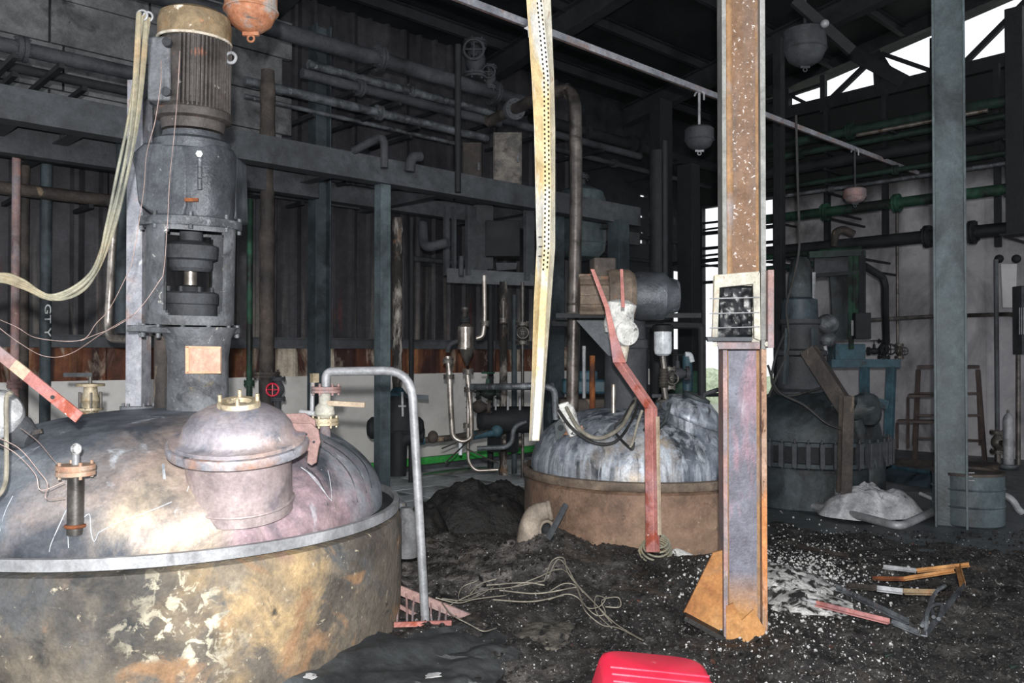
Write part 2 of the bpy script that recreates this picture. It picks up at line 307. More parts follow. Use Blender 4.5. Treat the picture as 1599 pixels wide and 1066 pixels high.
# ------------------------------------------------------------ extra column materials
mat('web_upper', [(.3, '564a45'), (.5, '70635c'), (.7, '807676')], 4, [('7a5a42', 1.6, .46, .6, {'st': (1, 1, .12)}), ('d9cfc8', 55, .60, .66), ('8a6a50', 3, .56, .68, {'st': (1, 1, .15)}), ('a89a98', 5, .64, .74, {'st': (1, 1, .3)})], rough=(.6, .85), bump=.3, bscale=80)
mat('web_lower', [(.3, '4d4b58'), (.5, '656674'), (.7, '7b808e')], 3, [('9b6f7a', 3, .5, .64, {'st': (1, 1, .3)}), ('4c4a56', 40, .62, .7), ('b8c2cc', 5, .66, .78, {'st': (1, 1, .25)}), ('b9803e', 3.5, .36, .5, {'z': (.36, .12)})], rough=(.45, .7), metal=.2, bump=.25, bscale=70)
mat('flange_grey', [(.3, '6c6d69'), (.5, '7c7d7a'), (.7, '8b8a88')], 2, [('a88a68', 4, .6, .7, {'st': (1, 1, .2)}), ('6a7068', 5, .64, .75)], rough=(.6, .85), bump=.15)
mat('flange_rusty', [(.3, '7c5944'), (.5, '98765e'), (.7, 'a98d7c')], 5, [('5a3a2c', 30, .56, .62, {'st': (1, 1, .5)}), ('c27840', 4, .56, .66, {'st': (1, 1, .3)})], rough=(.7, .9), bump=.35, bscale=70)
mat('fillet_rust', [(.3, '8a6440'), (.5, '9c7650'), (.7, '7d6250')], 5, [('8c7f7c', 2.5, .55, .7)], rough=(.7, .9), bump=.2)

# ------------------------------------------------------------ the shell of the building
YA, XB = 9.1, 13.3
def roofz(Y): return 5.84 + .18 * (9.1 - Y)
# floor slab
b = MB(); b.box((4.5, 2.5, -.1), (18.5, 15, .2)); struct('floor', b, 'concrete_floor')
# tiles of the clean strip between the wall and the debris
flo = bpy.data.objects['floor']
tm = MB(); tm.box((0, 0, .006), (.592, .592, .016)); first = None
for i in range(18):
    for j in range(6):
        X, Y = 2.6 + i * .6, 5.9 + j * .6
        if (X > 9.8) or (Y < 6.4 and X > 7): continue
        if first is None:
            first = mkobj('floor_tile', tm, 'tile_grey', (0, 0, 0), flo, bevel=.003); o = first
        else: o = first.copy(); C.objects.link(o)
        o.location = (X, Y, rnd.uniform(-.002, .002)); o.rotation_euler = (rnd.uniform(-.003, .003), rnd.uniform(-.003, .003), 0)
# left wall : low plastered wall, girts, burnt corrugated sheets
b = MB(); b.box((5.2, YA + .12, .6), (16.4, .24, 1.24)); struct('wall_left', b, 'wall_white')
wl = bpy.data.objects['wall_left']
def corr(x0, n, z0, z1, pitch=.27, y=YA):
    mb = MB(); pts = []
    for k in range(n):
        a = x0 + k * pitch - .02; pts += [(a, 0), (a + .17, 0), (a + .20, -.045), (a + .24, -.045)]
    pts.append((x0 + n * pitch + .03, 0)); m = len(pts)
    vs = [(p, y + q, z) for z in (z0, z1) for p, q in pts] + [(p, y + q + .004, z) for z in (z0, z1) for p, q in pts]
    fs = [(i, i+1, m+i+1, m+i) for i in range(m-1)] + [(2*m+i, 3*m+i, 3*m+i+1, 2*m+i+1) for i in range(m-1)]
    fs += [(0, 2*m, 2*m+1, 1)]
    return mb.add(vs, fs)
for i in range(13):
    x0 = -.6 + i * .81
    if x0 > 9.3: break
    z = rnd.uniform(-.01, .01)
    mkobj('wall_sheet', corr(x0, 3, 1.60 + z, 5.86, y=YA + (i % 2) * .006), 'sheet_burnt', (0, 0, 0), wl, ang=20)
    mkobj('rusted_panel', corr(x0, 3, 1.22, 1.60, y=YA + .03 + (i % 2) * .006), 'rust_band', (0, 0, 0), wl, ang=20, )
for z, hh in ((1.62, .08), (3.55, .1)):
    b = MB(); b.channel((-2.8, YA - .05, z), (9.7, YA - .05, z), .07, hh * 1.6); mkobj('girt', b, 'grey_dark_paint', (0, 0, 0), wl)
# sooted upper blockwork at the far left, above the platform beam
b = MB(); b.box((2.2, 8.75, 4.35), (3.2, .1, 1.7)); struct('wall_left_blockwork', b, 'soot_dark')
bw = bpy.data.objects['wall_left_blockwork']
zz = 3.55
for r in range(4):
    for k in range(5):
        w = .78; x = .62 + k * .8 + (r % 2) * .12
        q = MB(); q.box((x + .39, 8.68, zz + .22), (w, .07 + rnd.uniform(-.01, .01), .425)); mkobj('block', q, 'concrete_block', (0, 0, 0), bw, bevel=.006)
    zz += .435
# the far end of the left wall : dark louvres with slots of daylight
b = MB()
slots = [(1000, 1012, 302, 309), (998, 1009, 334, 341), (1013, 1018, 330, 341), (1013, 1018, 343, 349), (1001, 1010, 361, 365), (1000, 1009, 373, 381), (1013, 1018, 372, 382), (1013, 1018, 416, 423), (1013, 1018, 430, 437), (1052, 1056, 337, 352), (1052, 1056, 376, 390), (1052, 1068, 422, 438), (1052, 1068, 444, 545), (1012, 1017, 478, 484), (1012, 1017, 512, 520), (1012, 1017, 545, 552), (1012, 1017, 565, 600)]
XL = sorted({9.9, 13.3} | {round(oY(a, 400, YA).x, 3) for s_ in slots for a in s_[:2]})
end = MB()
def slot_rects():
    out = []
    for a, c_, t, d in slots:
        p, q = oY(a, t, YA), oY(c_, d, YA); out.append((p.x, q.x, q.z, p.z))
    return out
SR = slot_rects()
xs = sorted({9.85, 13.3} | {v for s_ in SR for v in s_[:2]}); zs = sorted({0.0, 5.9} | {v for s_ in SR for v in s_[2:]})
for i in range(len(xs)-1):
    for j in range(len(zs)-1):
        cx, cz = (xs[i]+xs[i+1])/2, (zs[j]+zs[j+1])/2
        if any(s_[0] < cx < s_[1] and s_[2] < cz < s_[3] for s_ in SR): continue
        end.box((cx, YA + .05, cz), (xs[i+1]-xs[i], .1, zs[j+1]-zs[j]))
struct('wall_left_end', end, 'soot_dark')
# right wall with the tall opening beside the corner
oy0 = oX(1212, 500, XB).y; oy1 = oX(1089, 500, XB).y
ztop = oX(1110, 318, XB).z; zbot = 0.0
wr = MB()
wr.box((XB + .12, (oy0 - 9) / 2, 2.78), (.24, oy0 + 9, 5.6))
wr.box((XB + .12, (oy0 + oy1) / 2, (ztop + 5.58) / 2), (.24, oy1 - oy0, 5.58 - ztop))
wr.box((XB + .12, (oy1 + 9.2) / 2, 2.78), (.24, 9.2 - oy1, 5.6))
struct('wall_right', wr, 'wall_painted'); wro = bpy.data.objects['wall_right']
for y in (6.4, 5.2, 4.0, 2.8, 1.6, .4):
    b = MB(); b.box((XB - .004, y, 2.6), (.012, .03, 5.2)); mkobj('panel_joint', b, 'wall_painted', (0, 0, 0), wro)
# louvre blades and mullions of that opening
b = MB(); b.box((XB + .1, oy0 + .04, ztop / 2), (.12, .08, ztop)); b.box((XB + .1, oy1 - .04, ztop / 2), (.12, .08, ztop)); b.box((XB+.1, (oy0+oy1)/2, ztop), (.14, oy1-oy0, .1))
struct('window_1', b, 'soot_dark'); w1 = bpy.data.objects['window_1']
for py, t in ((341, 5), (350, 4), (358, 10), (382, 8), (392, 5), (402, 4), (411, 6), (437, 8), (527, 9)):
    p = oX(1150, py, XB); q = MB(); q.box((XB + .1, (oy0+oy1)/2, p.z), (.05, oy1-oy0-.05, t * .55 * 14.7 / 1300), Euler((rnd.uniform(-.02, .02), .12, 0)).to_matrix())
    mkobj('louvre_blade', q, 'soot_dark', (0, 0, 0), w1)
for px in (1140, 1178):
    p = oX(px, 500, XB); q = MB(); q.box((XB + .1, p.y, ztop/2), (.08, .05, ztop)); mkobj('mullion', q, 'soot_dark', (0, 0, 0), w1)
# roof
b = MB()
for i in range(60):
    Y0, Y1 = 9.3 - i * .3, 9.0 - i * .3
b.prism([(-4, 9.3, roofz(9.3)), (-4, -8, roofz(-8)), (14, -8, roofz(-8)), (14, 9.3, roofz(9.3))], (0, 0, .05))
struct('ceiling', b, 'ceiling_soot'); ce = bpy.data.objects['ceiling']
y = 8.6
while y > -4:
    q = MB(); q.channel((-3.9, y, roofz(y) - .09), (13.2, y, roofz(y) - .09), .07, .16); mkobj('purlin', q, 'purlin_soot', (0, 0, 0), ce); y -= 1.15
for x in (1.2, 4.6, 8.0, 11.2):
    q = MB(); q.ibeam((x, 9.0, roofz(9.0) - .32), (x, -5, roofz(-5) - .32), .18, .32); mkobj('rafter', q, 'purlin_soot', (0, 0, 0), ce)
# outdoors seen through the openings
b = MB(); b.box((30, 5, -.2), (34, 60, .1)); struct('exterior_ground', b, 'sky_ground')
for k, (x, y, r) in enumerate(((24, 13.5, 1.3), (25, 15.4, 1.5), (26.5, 12.5, 1.1), (27, 17.5, 1.6))):
    b = MB(); b.ball((0, 0, 0), r, r, r * .95, 24, 14)
    for i, v in enumerate(b.v): b.v[i] = V((v.x, v.y, v.z*.75)) * (.85 + .25 * noise.noise(v * 1.7 + V((k * 5, 0, 0))))
    b.v = [v + V((x, y, -.1)) for v in b.v]
    solo('shrub', b, 'foliage', 'pale green shrub outdoors beyond the bright opening, ' + ('nearest the pillar', 'second from the pillar', 'low one in front', 'farthest off')[k], 'shrub', 'shrubs outdoors')

# ------------------------------------------------------------ the clerestory truss over the right wall
XT = XB - .05
tr = Thing('roof_truss', 'black steel truss silhouetted against the white sky, top right', 'truss', (XT, 0, 5.7))
def tp(px, py): return oX(px, py, XT)
b = MB(); p, q = tp(1190, 186), tp(1680, 68); b.bar(p, q, .12, .2); tr.part('bottom_chord', b, 'soot_dark')
b = MB(); p, q = tp(1195, 140), tp(1700, -78); b.bar(p, q, .12, .3); tr.part('top_chord', b, 'soot_dark')
for (a, c_, d, e, w) in ((1199, 178, 1214, 158, 5), (1232, 148, 1268, 166, 5), (1231, 186, 1231, 140, 12), (1286, 176, 1286, 118, 9), (1292, 160, 1352, 102, 7), (1371, 150, 1371, 92, 9),
                        (1376, 97, 1415, 130, 9), (1378, 84, 1458, 112, 6), (1458, 150, 1458, 60, 12), (1500, 105, 1612, -8, 8), (1199, 160, 1290, 130, 4)):
    b = MB(); p, q = tp(a, c_), tp(d, e); k = (p.dot(FWD)) / 1300; b.bar(p, q, .08, w * k); tr.part('brace', b, 'soot_dark')
b = MB(); b.prism([tp(1340, 96), tp(1374, 78), tp(1384, 92), tp(1412, 140), tp(1366, 148), tp(1364, 112)], (-.02, 0, 0)); tr.part('gusset_plate', b, 'soot_dark')
b = MB(); b.bar(tp(1210, 20), tp(1414, 128), .16, .2); tr.part('cross_brace', b, 'purlin_soot')
# wall infill strip above the truss near the eaves
b = MB(); b.box((XB + .12, 8.3, 5.76), (.2, 1.9, .4)); struct('trim_1', b, 'soot_dark')

# ------------------------------------------------------------ columns
def zat(px, py, z): return at(px, py, z).z
def hcol(name, px, z, w, d, top, foot, m, label, group=None, yaw=None, tf=.014, kind='thing'):
    p = at(px, 551, z); a = math.atan2(-(p.y), p.x) if yaw is None else yaw
    side = V((p.y, -p.x, 0)).normalized() if yaw is None else V((math.cos(yaw), math.sin(yaw), 0))
    fw = UP.cross(side); p0, p1 = V((p.x, p.y, foot)), V((p.x, p.y, top))
    t = Thing(name, label, 'column', p0, group, kind)
    for s_ in (-1, 1):
        b = MB(); c = side * (s_ * (w/2 - tf/2)); b.bar(p0 + c, p1 + c, d, tf, side); t.part('flange', b, m if isinstance(m, str) else m[0], bevel=.003)
    b = MB(); b.bar(p0 + fw * 0, p1, tf * .8, w - 2*tf, side); t.part('web', b, m if isinstance(m, str) else m[1])
    return t, side, fw, p
# nearest pillar, web to the camera
PZ = 4.35
pp = at(1160, 551, PZ); sd = V((pp.y, -pp.x, 0)).normalized(); sd = (sd*.55 + RIGHT*.45).normalized(); fwd_ = UP.cross(sd)
t = Thing('steel_pillar', 'tall rust-streaked H-section pillar in the foreground debris, orange at its foot', 'column', (pp.x, pp.y, 0))
PW = .212
for s_, nm in ((-1, 'flange'), (1, 'flange')):
    for (z0, z1, m) in ((-.02, 1.52, 'flange_rusty' if s_ > 0 else 'pink_primer'), (1.52, 4.6, 'flange_grey')):
        b = MB(); c = sd * (s_ * (PW/2 - .009)); off = fwd_ * (.06)
        b.bar(V((pp.x, pp.y, z0)) + c + off, V((pp.x, pp.y, z1)) + c + off, .25, .022 if s_ < 0 else .026, sd)
        if z0 < 0:   # ragged burnt foot
            pass
        t.part('flange', b, m, bevel=.002)
for (z0, z1, m) in ((.03, 1.52, 'web_lower'), (1.52, 4.6, 'web_upper')):
    b = MB(); b.bar(V((pp.x, pp.y, z0)) + fwd_*.03, V((pp.x, pp.y, z1)) + fwd_*.03, .012, PW - .03, sd); t.part('web', b, m)
for s_ in (-1, 1):
    for (z0, z1) in ((0, 1.52), (1.52, 4.6)):
        b = MB(); c0 = V((pp.x, pp.y, 0)) + sd * (s_ * (PW/2 - .03)) + fwd_*.015
        b.prism([c0 + UP*z0 - sd*(s_*.008) + fwd_*.012, c0 + UP*z0 + sd*(s_*.016) - fwd_*.012, c0 + UP*z0 + sd*(s_*.018) + fwd_*.012], UP*(z1-z0))
        t.part('root_fillet', b, 'fillet_rust')
for (u0, w_, sd_) in ((-PW/2 + .022, .038, 1), (PW/2 - .034, .014, 2)):   # rust sheets down the upper web
    L_, Rr = [], []
    for k in range(25):
        z = 1.56 + k*.125; wv = w_*(1 + .35*noise.noise(V((k*.4, sd_, 0)))); b0_ = V((pp.x, pp.y, z)) + fwd_*.022
        L_.append(b0_ + sd*u0); Rr.append(b0_ + sd*(u0 + wv))
    b = MB(); b.v = L_ + Rr; b.f = [(k, 25 + k, 26 + k, k + 1) for k in range(24)]
    o = t.part('rust_run', b, 'fillet_rust'); q = o.modifiers.new('t', 'SOLIDIFY'); q.thickness = .002
b = MB(); rg = []
for k in range(15):   # torn rusty scale around the foot
    u = -PW/2 + .01 + k * (PW - .02)/14; rg.append((u, -.03 + (.05 if k % 3 == 1 else 0) + rnd.uniform(0, .02)))
base = V((pp.x, pp.y, .0)) - fwd_*.07
poly = [base + sd*u + UP*h for u, h in rg] + [base + sd*(PW/2 - .01) + UP*.20, base + sd*.09 + UP*.10, base + sd*.04 + UP*.19, base - sd*.02 + UP*.13, base - sd*.06 + UP*.22, base + sd*(-PW/2 + .01) + UP*.2]
b.prism(poly, fwd_*.012); t.part('rust_scale', b, 'rust_orange')
b = MB(); gs = V((pp.x, pp.y, 0)) - sd*(PW/2) - fwd_*.0
b.prism([gs + UP*.47, gs - sd*.05 + UP*.455, gs - sd*.20 + UP*.14, gs - sd*.19 + UP*.10, gs + UP*.02], fwd_*.02); t.part('gusset_plate', b, 'rust_orange', bevel=.004, label='orange rusted triangular gusset plate')
b = MB(); b.bar(gs - sd*.20 + UP*.13 - fwd_*.03, gs + UP*.03 - fwd_*.03, .09, .025); t.part('scale_edge', b, 'char_lump')
# bolted-on control box with wire guard
bz = PZ - .14
def pb(px, py, dz=0.): return at(px, py, bz + dz)
t2 = Thing('guarded_box', 'cream-framed box with melted black front and wire guard, fixed on the foreground pillar', 'box', pb(1155, 538))
def frame_px(x0, y0, x1, y1, dz, dep, border):
    o = MB(); 
    for (a, c_, d, e) in ((x0, y0, x1, y0 + border), (x0, y1 - border, x1, y1), (x0, y0, x0 + border, y1), (x1 - border, y0, x1, y1)):
        P = [pb(a, c_, dz), pb(d, c_, dz), pb(d, e, dz), pb(a, e, dz)]; o.prism(P, fwd_ * dep)
    return o
def plate_px(pts, dz, dep): return MB().prism([pb(x, y, dz) for x, y in pts], fwd_ * dep)
t2.part('back_plate', plate_px([(1114, 430), (1186, 424), (1187, 534), (1113, 534)], .05, .02), 'cream_steel', bevel=.003)
fr = MB()
for pts in ([(1116, 429), (1186, 423), (1180, 443), (1122, 449)], [(1116, 429), (1124, 447), (1121, 527), (1112, 529)], [(1176, 440), (1187, 424), (1188, 532), (1178, 528)]):
    fr.prism([pb(x, y, 0) for x, y in pts], fwd_ * .05)
t2.part('frame', fr, 'cream_steel', bevel=.004)
def lumpy(x0, y0, x1, y1, dz, dep, nx=16, ny=20, amp=.012, seed=0):
    o = MB(); 
    for j in range(ny + 1):
        for i in range(nx + 1):
            p = pb(x0 + (x1-x0)*i/nx, y0 + (y1-y0)*j/ny, dz); e = 1 if 0 < i < nx and 0 < j < ny else 0
            o.v.append(p - fwd_ * (e * (amp + amp * noise.noise(V((i*.45, j*.35, seed))) * 1.6)) + sd * (.006 * noise.noise(V((i, j*.5, seed + 9)))))
    for j in range(ny):
        for i in range(nx): a = j*(nx+1)+i; o.f.append((a, a+1, a+nx+2, a+nx+1))
    return o
t2.part('melted_glass', lumpy(1121, 446, 1175, 526, .02, .02), 'resin_black', label='melted glassy black infill')
for py in (465, 488.5, 511):
    t2.part('guard_wire', MB().tube([pb(1108, py + 1, -.02), pb(1150, py, -.03), pb(1186, py - 1, -.02)], .0032, 6), 'galvanised')
t2.part('sill', plate_px([(1104, 526), (1176, 526), (1174, 533), (1106, 533)], -.05, .09), 'grey_dark_paint', bevel=.003)
t2.part('side_channel', MB().bar(pb(1201, 423, .02), pb(1201, 543, .02), .12, .028, sd), 'pink_primer', label='pinkish side channel')
t2.part('side_plate', plate_px([(1188, 426), (1197, 424), (1197, 530), (1188, 530)], .04, .01), 'flange_grey')
t2.part('splice_plate', plate_px([(1120, 534), (1187, 534), (1187, 545), (1122, 545)], -.03, .03), 'pink_primer', bevel=.003)
t2.part('bolt', MB().cyl(pb(1117, 538, -.03), pb(1117, 538, .03), .012, n=6), 'cream_steel')
t2.part('bolt', MB().cyl(pb(1198, 537, -.03), pb(1198, 537, .03), .014, n=6), 'cream_steel')

hcol('steel_column', 1484, 7.25, .255, .25, 6.4, 0.0, ('teal_paint', 'teal_paint'), 'grey-teal H-section column standing beside the small blue drum', tf=.02)
# a cover plate closes the side of that column towards us
def column2(px, z, w, d, top, foot, m, label):
    p = at(px, 551, z); t = Thing('steel_column', label, 'column', (p.x, p.y, foot))
    for s_ in (-1, 1):
        b = MB(); b.bar((p.x + s_*(w/2), p.y, foot), (p.x + s_*(w/2), p.y, top), .014, d, V((0, 1, 0))); t.part('flange', b, m, bevel=.002)
    b = MB(); b.bar((p.x, p.y, foot), (p.x, p.y, top), .012, w, V((1, 0, 0))); t.part('web', b, m)
    b = MB(); b.box((p.x, p.y, foot + .012), (w + .14, d + .14, .024)); t.part('base_plate', b, m)
    return t
def boxcol(px, z, w, top, foot, m, label, d=None, name='steel_column'):
    p = at(px, 551, z); d = d or w; t = Thing(name, label, 'column', (p.x, p.y, foot))
    b = MB(); b.box((p.x, p.y, (top + foot)/2), (w, d, top - foot)); t.part('shaft', b, m, bevel=.004)
    b = MB(); b.box((p.x, p.y, foot + .01), (w + .12, d + .12, .02)); t.part('base_plate', b, m)
    return t
boxcol(597, 8.75, .125, 3.27, 0, 'teal_paint', 'square grey post under the long beam, behind the pale handrail', d=.125)
# two more posts
column2(498, 9.4, .18, .18, 5.2, 0, 'teal_sooty', 'sooty teal H-column rising past the platform beams, left of the square post')
boxcol(966, 11.3, .22, 3.3, 0, 'teal_sooty', 'dark blue-grey column behind the middle reactor, under the end of the long beam', d=.2)
boxcol(1076, 11.5, .2, 4.1, 0, 'ceiling_soot', 'black column just left of the bright opening, behind the foreground pillar', d=.24)
boxcol(1033, 12.5, .3, 5.3, 0, 'ceiling_soot', 'black column between the daylight slots in the far corner', d=.2)
boxcol(1590, 10.6, .2, 5.9, 3.0, 'soot_dark', 'black post at the extreme right, hanging from the roof beside the white wall', d=.2)
boxcol(865, 10.9, .28, 3.3, 0, 'teal_sooty', 'wide dark blue-grey post behind the hanging yellow strip', d=.12)
boxcol(1218, 11.6, .12, 5.9, 0, 'soot_dark', 'thin black post rising to the roof just right of the foreground pillar', d=.12)

# ------------------------------------------------------------ platform steelwork
def beamX(px0, px1, pxr, py, Y, w, d, m, label, name='steel_beam', kind='i', group=None):
    Z = oY(pxr, py, Y).z; p, q = oY(px0, 551, Y), oY(px1, 551, Y); b = MB()
    (b.ibeam if kind == 'i' else b.bar)((p.x, Y, Z), (q.x, Y, Z), w, d)
    return solo(name, b, m, label, 'beam', group, bevel=.003)
beamX(-60, 993, 598, 269, 7.27, .18, .26, 'grey_dark_paint', 'long dark grey platform beam passing behind the agitator motor', kind='b')
beamX(-60, 993, 620, 318, 8.55, .16, .2, 'grey_dark_paint', 'dark platform beam running parallel behind the long beam', kind='b')
zb = oY(598, 269, 7.27).z
for px in (20, 125, 330, 520, 700, 850, 985):
    x = oY(px, 269, 7.27).x; b = MB(); b.ibeam((x, 7.3, zb - .02), (x, 9.0, zb - .02), .12, .2)
    nm = {20: 'at the far left edge', 125: 'above the thin wire loops', 330: 'behind the gearbox', 520: 'beside the sooty H-column', 700: 'above the cone-bottomed separator', 850: 'behind the hanging strip', 985: 'at the end of the long beam'}[px]
    solo('cross_beam', b, 'soot', 'short sooty cross beam between the two platform beams, ' + nm, 'beam', bevel=.002)
b = MB(); b.bar(at(96, 236, 7.4), at(140, 200, 7.3), .05, .07); solo('knee_brace', b, 'teal_sooty', 'short diagonal knee brace under the long beam, far left', 'brace')
# beam beneath, at left (second level of the platform)
beamX(-60, 492, 100, 232, 7.9, .14, .24, 'soot', 'broad sooty beam just below the long beam at the far left', kind='b')
# ------------------------------------------------------------ pipes of the rack
def pipeX(px0, px1, pxr, py, Y, r, m, label, flanges=(), group=None, name='pipe', drop0=0, drop1=0, cat='pipe'):
    Z = oY(pxr, py, Y).z; p, q = oY(px0, 551, Y), oY(px1, 551, Y)
    pts = [V((p.x, Y, Z)), V((q.x, Y, Z))]
    if drop0: pts = [pts[0] - UP*drop0] + pts
    if drop1: pts = pts + [pts[-1] - UP*drop1]
    t = Thing(name, label, cat, lowest(MB().add(pts, [])), group)
    t.part('run', MB().tube(pts, r, 14, fil=r*4), m)
    Lr = [px0 + (px1-px0)*.3, px0 + (px1-px0)*.72] if not flanges else [flanges[0] - 12, flanges[-1] + 60]
    for fx in Lr:      # cantilever arms back to the wall
        x = oY(fx, 551, Y).x; t.part('wall_arm', MB().bar((x, Y - r, Z - r - .02), (x, 8.64 if x < 3.9 and Z > 3.5 else 9.05, Z - r - .02), .04, .04), 'soot_dark')
    for fx in flanges:
        x = oY(fx, 551, Y).x; t.part('flange', MB().flange((x, Y, Z), (1, 0, 0), r*1.75, .03, 8), m)
    return t
def pipeY(px0, px1, pxr, py, X, r, m, label, flanges=(), group=None, name='pipe', cat='pipe'):
    Z = oX(pxr, py, X).z; p, q = oX(px0, 551, X), oX(px1, 551, X)
    pts = [V((X, p.y, Z)), V((X, q.y, Z))]
    t = Thing(name, label, cat, lowest(MB().add(pts, [])), group)
    t.part('run', MB().tube(pts, r, 12), m)
    for fx in (px0 + (px1-px0)*.27, px0 + (px1-px0)*.8):
        y = oX(fx, 551, X).y; t.part('wall_arm', MB().bar((X - r, y, Z - r - .015), (XB - .013, y, Z - r - .015), .03, .03), 'soot_dark')
    for fx in flanges:
        y = oX(fx, 551, X).y; t.part('flange', MB().flange((X, y, Z), (0, 1, 0), r*1.75, .03, 8), m)
    return t
def riser(px, y0, y1, z, r, m, label, flanges=(), name='riser_pipe', pts=None, group=None, n=12, cat='pipe'):
    P = [at(px, y1, z), at(px, y0, z)] if pts is None else [at(a, c_, z if len(q) < 1 else q[0]) for a, c_, *q in pts]
    if pts is None:
        P[1] = V((P[0].x, P[0].y, P[1].z))
        if y1 >= 590 and px not in (620, 1039): P[0].z = .0
    t = Thing(name, label, cat, lowest(MB().add(P, [])), group)
    if m == 'torn_lagging' or m == 'soot_brown' and r > .06:
        k = 46; Q = [P[0].lerp(P[1], i/k) for i in range(k + 1)]; t.part('run', MB().tube(Q, [r*(1 + .28*noise.noise(V((i*.45, px, 0)))) for i in range(k + 1)], 14), m)
    else: t.part('run', MB().tube(P, r, n, fil=r*3), m)
    for fy in flanges:
        c = at(px, fy, z); c.x, c.y = P[0].x, P[0].y; t.part('flange', MB().flange(c, UP, r*1.8, .025, 6), m)
    return t
PX = [
 (150, 850, 650, 110, 7.8, .088, 'soot', 'thick sooty pipe, topmost of the overhead rack, left of the hanging strip', (590, 770)),
 (480, 800, 650, 145, 8.1, .05, 'soot_steel', 'dusty-topped pipe directly under the thickest overhead pipe', (640,)),
 (470, 780, 650, 160, 7.9, .055, 'soot', 'sooty pipe third from the top of the overhead rack', (560,)),
 (380, 760, 650, 190, 8.0, .05, 'soot_steel', 'grey pipe fourth from the top of the overhead rack', (590,)),
 (380, 740, 650, 210, 8.2, .025, 'soot_steel', 'thin grey pipe lowest of the overhead rack behind the beam', ()),
 (-60, 215, 60, 82, 7.0, .055, 'soot', 'sooty pipe crossing in front of the blockwork, upper left', (30,)),
 (-60, 200, 80, 118, 7.6, .04, 'soot_dark', 'dark cable conduit on the lower blocks, upper left', ()),
 (830, 1120, 950, 216, 8.3, .085, 'soot_dark', 'thick black pipe between the hanging strip and the foreground pillar', (912, 985, 995)),
 (850, 1110, 930, 248, 8.5, .04, 'soot', 'thin black pipe under the thick pipe behind the dark pendant', (960,)),
 (780, 1000, 830, 200, 7.9, .05, 'soot', 'black pipe passing behind the hanging strip at pipe-elbow height', ()),
 (-60, 215, 60, 300, 8.6, .06, 'soot_brown', 'brownish horizontal pipe below the beams, far left', ()),
 (240, 560, 430, 305, 8.7, .03, 'soot', 'thin pipe just under the rear platform beam', ()),
 (380, 600, 450, 262, 8.3, .045, 'soot_dark', 'black pipe seen between the two platform beams', ()),
 (640, 740, 690, 408, 8.9, .035, 'soot', 'short capped pipe stub pointing at the wall boxes', ()),
]
for a in PX: pipeX(*a[:8], flanges=a[8])
# the lamp conduit
YC = 4.97; zc = oY(1092, 140, YC).z
t = Thing('lamp_conduit', 'long thin pale rail under the roof carrying the pendant lamps', 'rail', (2, YC, zc))
p, q = oY(700, 0, YC).x, oY(1500, 300, YC).x
b = MB(); b.bar((p - 2.5, YC, zc), (q, YC, zc), .05, .05); t.part('rail', b, 'pink_primer')
b = MB(); b.bar((p - 2.5, YC - .03, zc - .01), (q, YC - .03, zc - .01), .01, .06); t.part('lip', b, 'flange_lilac')
PY = [
 (1199, 1680, 1420, 187, 12.6, .075, 'green_pipe_dim', 'dark green pipe just under the truss, topmost on the right', (1330,)),
 (1340, 1545, 1500, 180, 12.2, .03, 'stainless', 'short bright pipe behind the teal column near the truss', ()),
 (1150, 1680, 1400, 212, 12.4, .05, 'green_pipe_dim', 'second dark green pipe down from the truss', (1250,)),
 (1150, 1680, 1400, 236, 12.0, .085, 'soot_dark', 'thick black pipe, third down on the right wall rack', ()),
 (1150, 1680, 1420, 262, 12.3, .04, 'green_pipe_dim', 'thin dark green pipe above the small red pendant', (1400,)),
 (1150, 1680, 1380, 283, 12.5, .03, 'soot_steel', 'thin grey pipe just above the green pipe on the white wall', (1300,)),
 (1150, 1680, 1400, 317, 12.0, .075, 'green_paint', 'bright green-streaked pipe crossing the white wall', (1290, 1402)),
 (1150, 1680, 1400, 374, 12.1, .09, 'soot_dark', 'thick black pipe lowest on the right wall rack', (1450, 1520)),
 (1190, 1345, 1250, 397, 11.6, .045, 'green_paint', 'green pipe over the third reactor drive', ()),
 (1190, 1345, 1250, 415, 11.4, .04, 'green_pipe_dim', 'dark green pipe just below the green one over the third reactor', ()),
 (1150, 1345, 1250, 334, 12.4, .04, 'green_paint', 'narrow green pipe between the two thick pipes, right of the pillar', ()),
]
for a in PY: pipeY(*a[:8], flanges=a[8])
# rack struts holding the right-hand pipes
for k, (px, nm) in enumerate(((1293, 'left of the red pendant'), (1384, 'in the middle of the bay'), (1560, 'right of the teal column'))):
    p = oX(px, 551, 12.75); b = MB(); b.bar((p.x, p.y, oX(px, 385, 12.75).z), (p.x, p.y, 5.5), .07, .1); solo('pipe_hanger', b, 'soot_dark', 'black vertical hanger of the right-wall pipe rack, ' + nm, 'hanger')
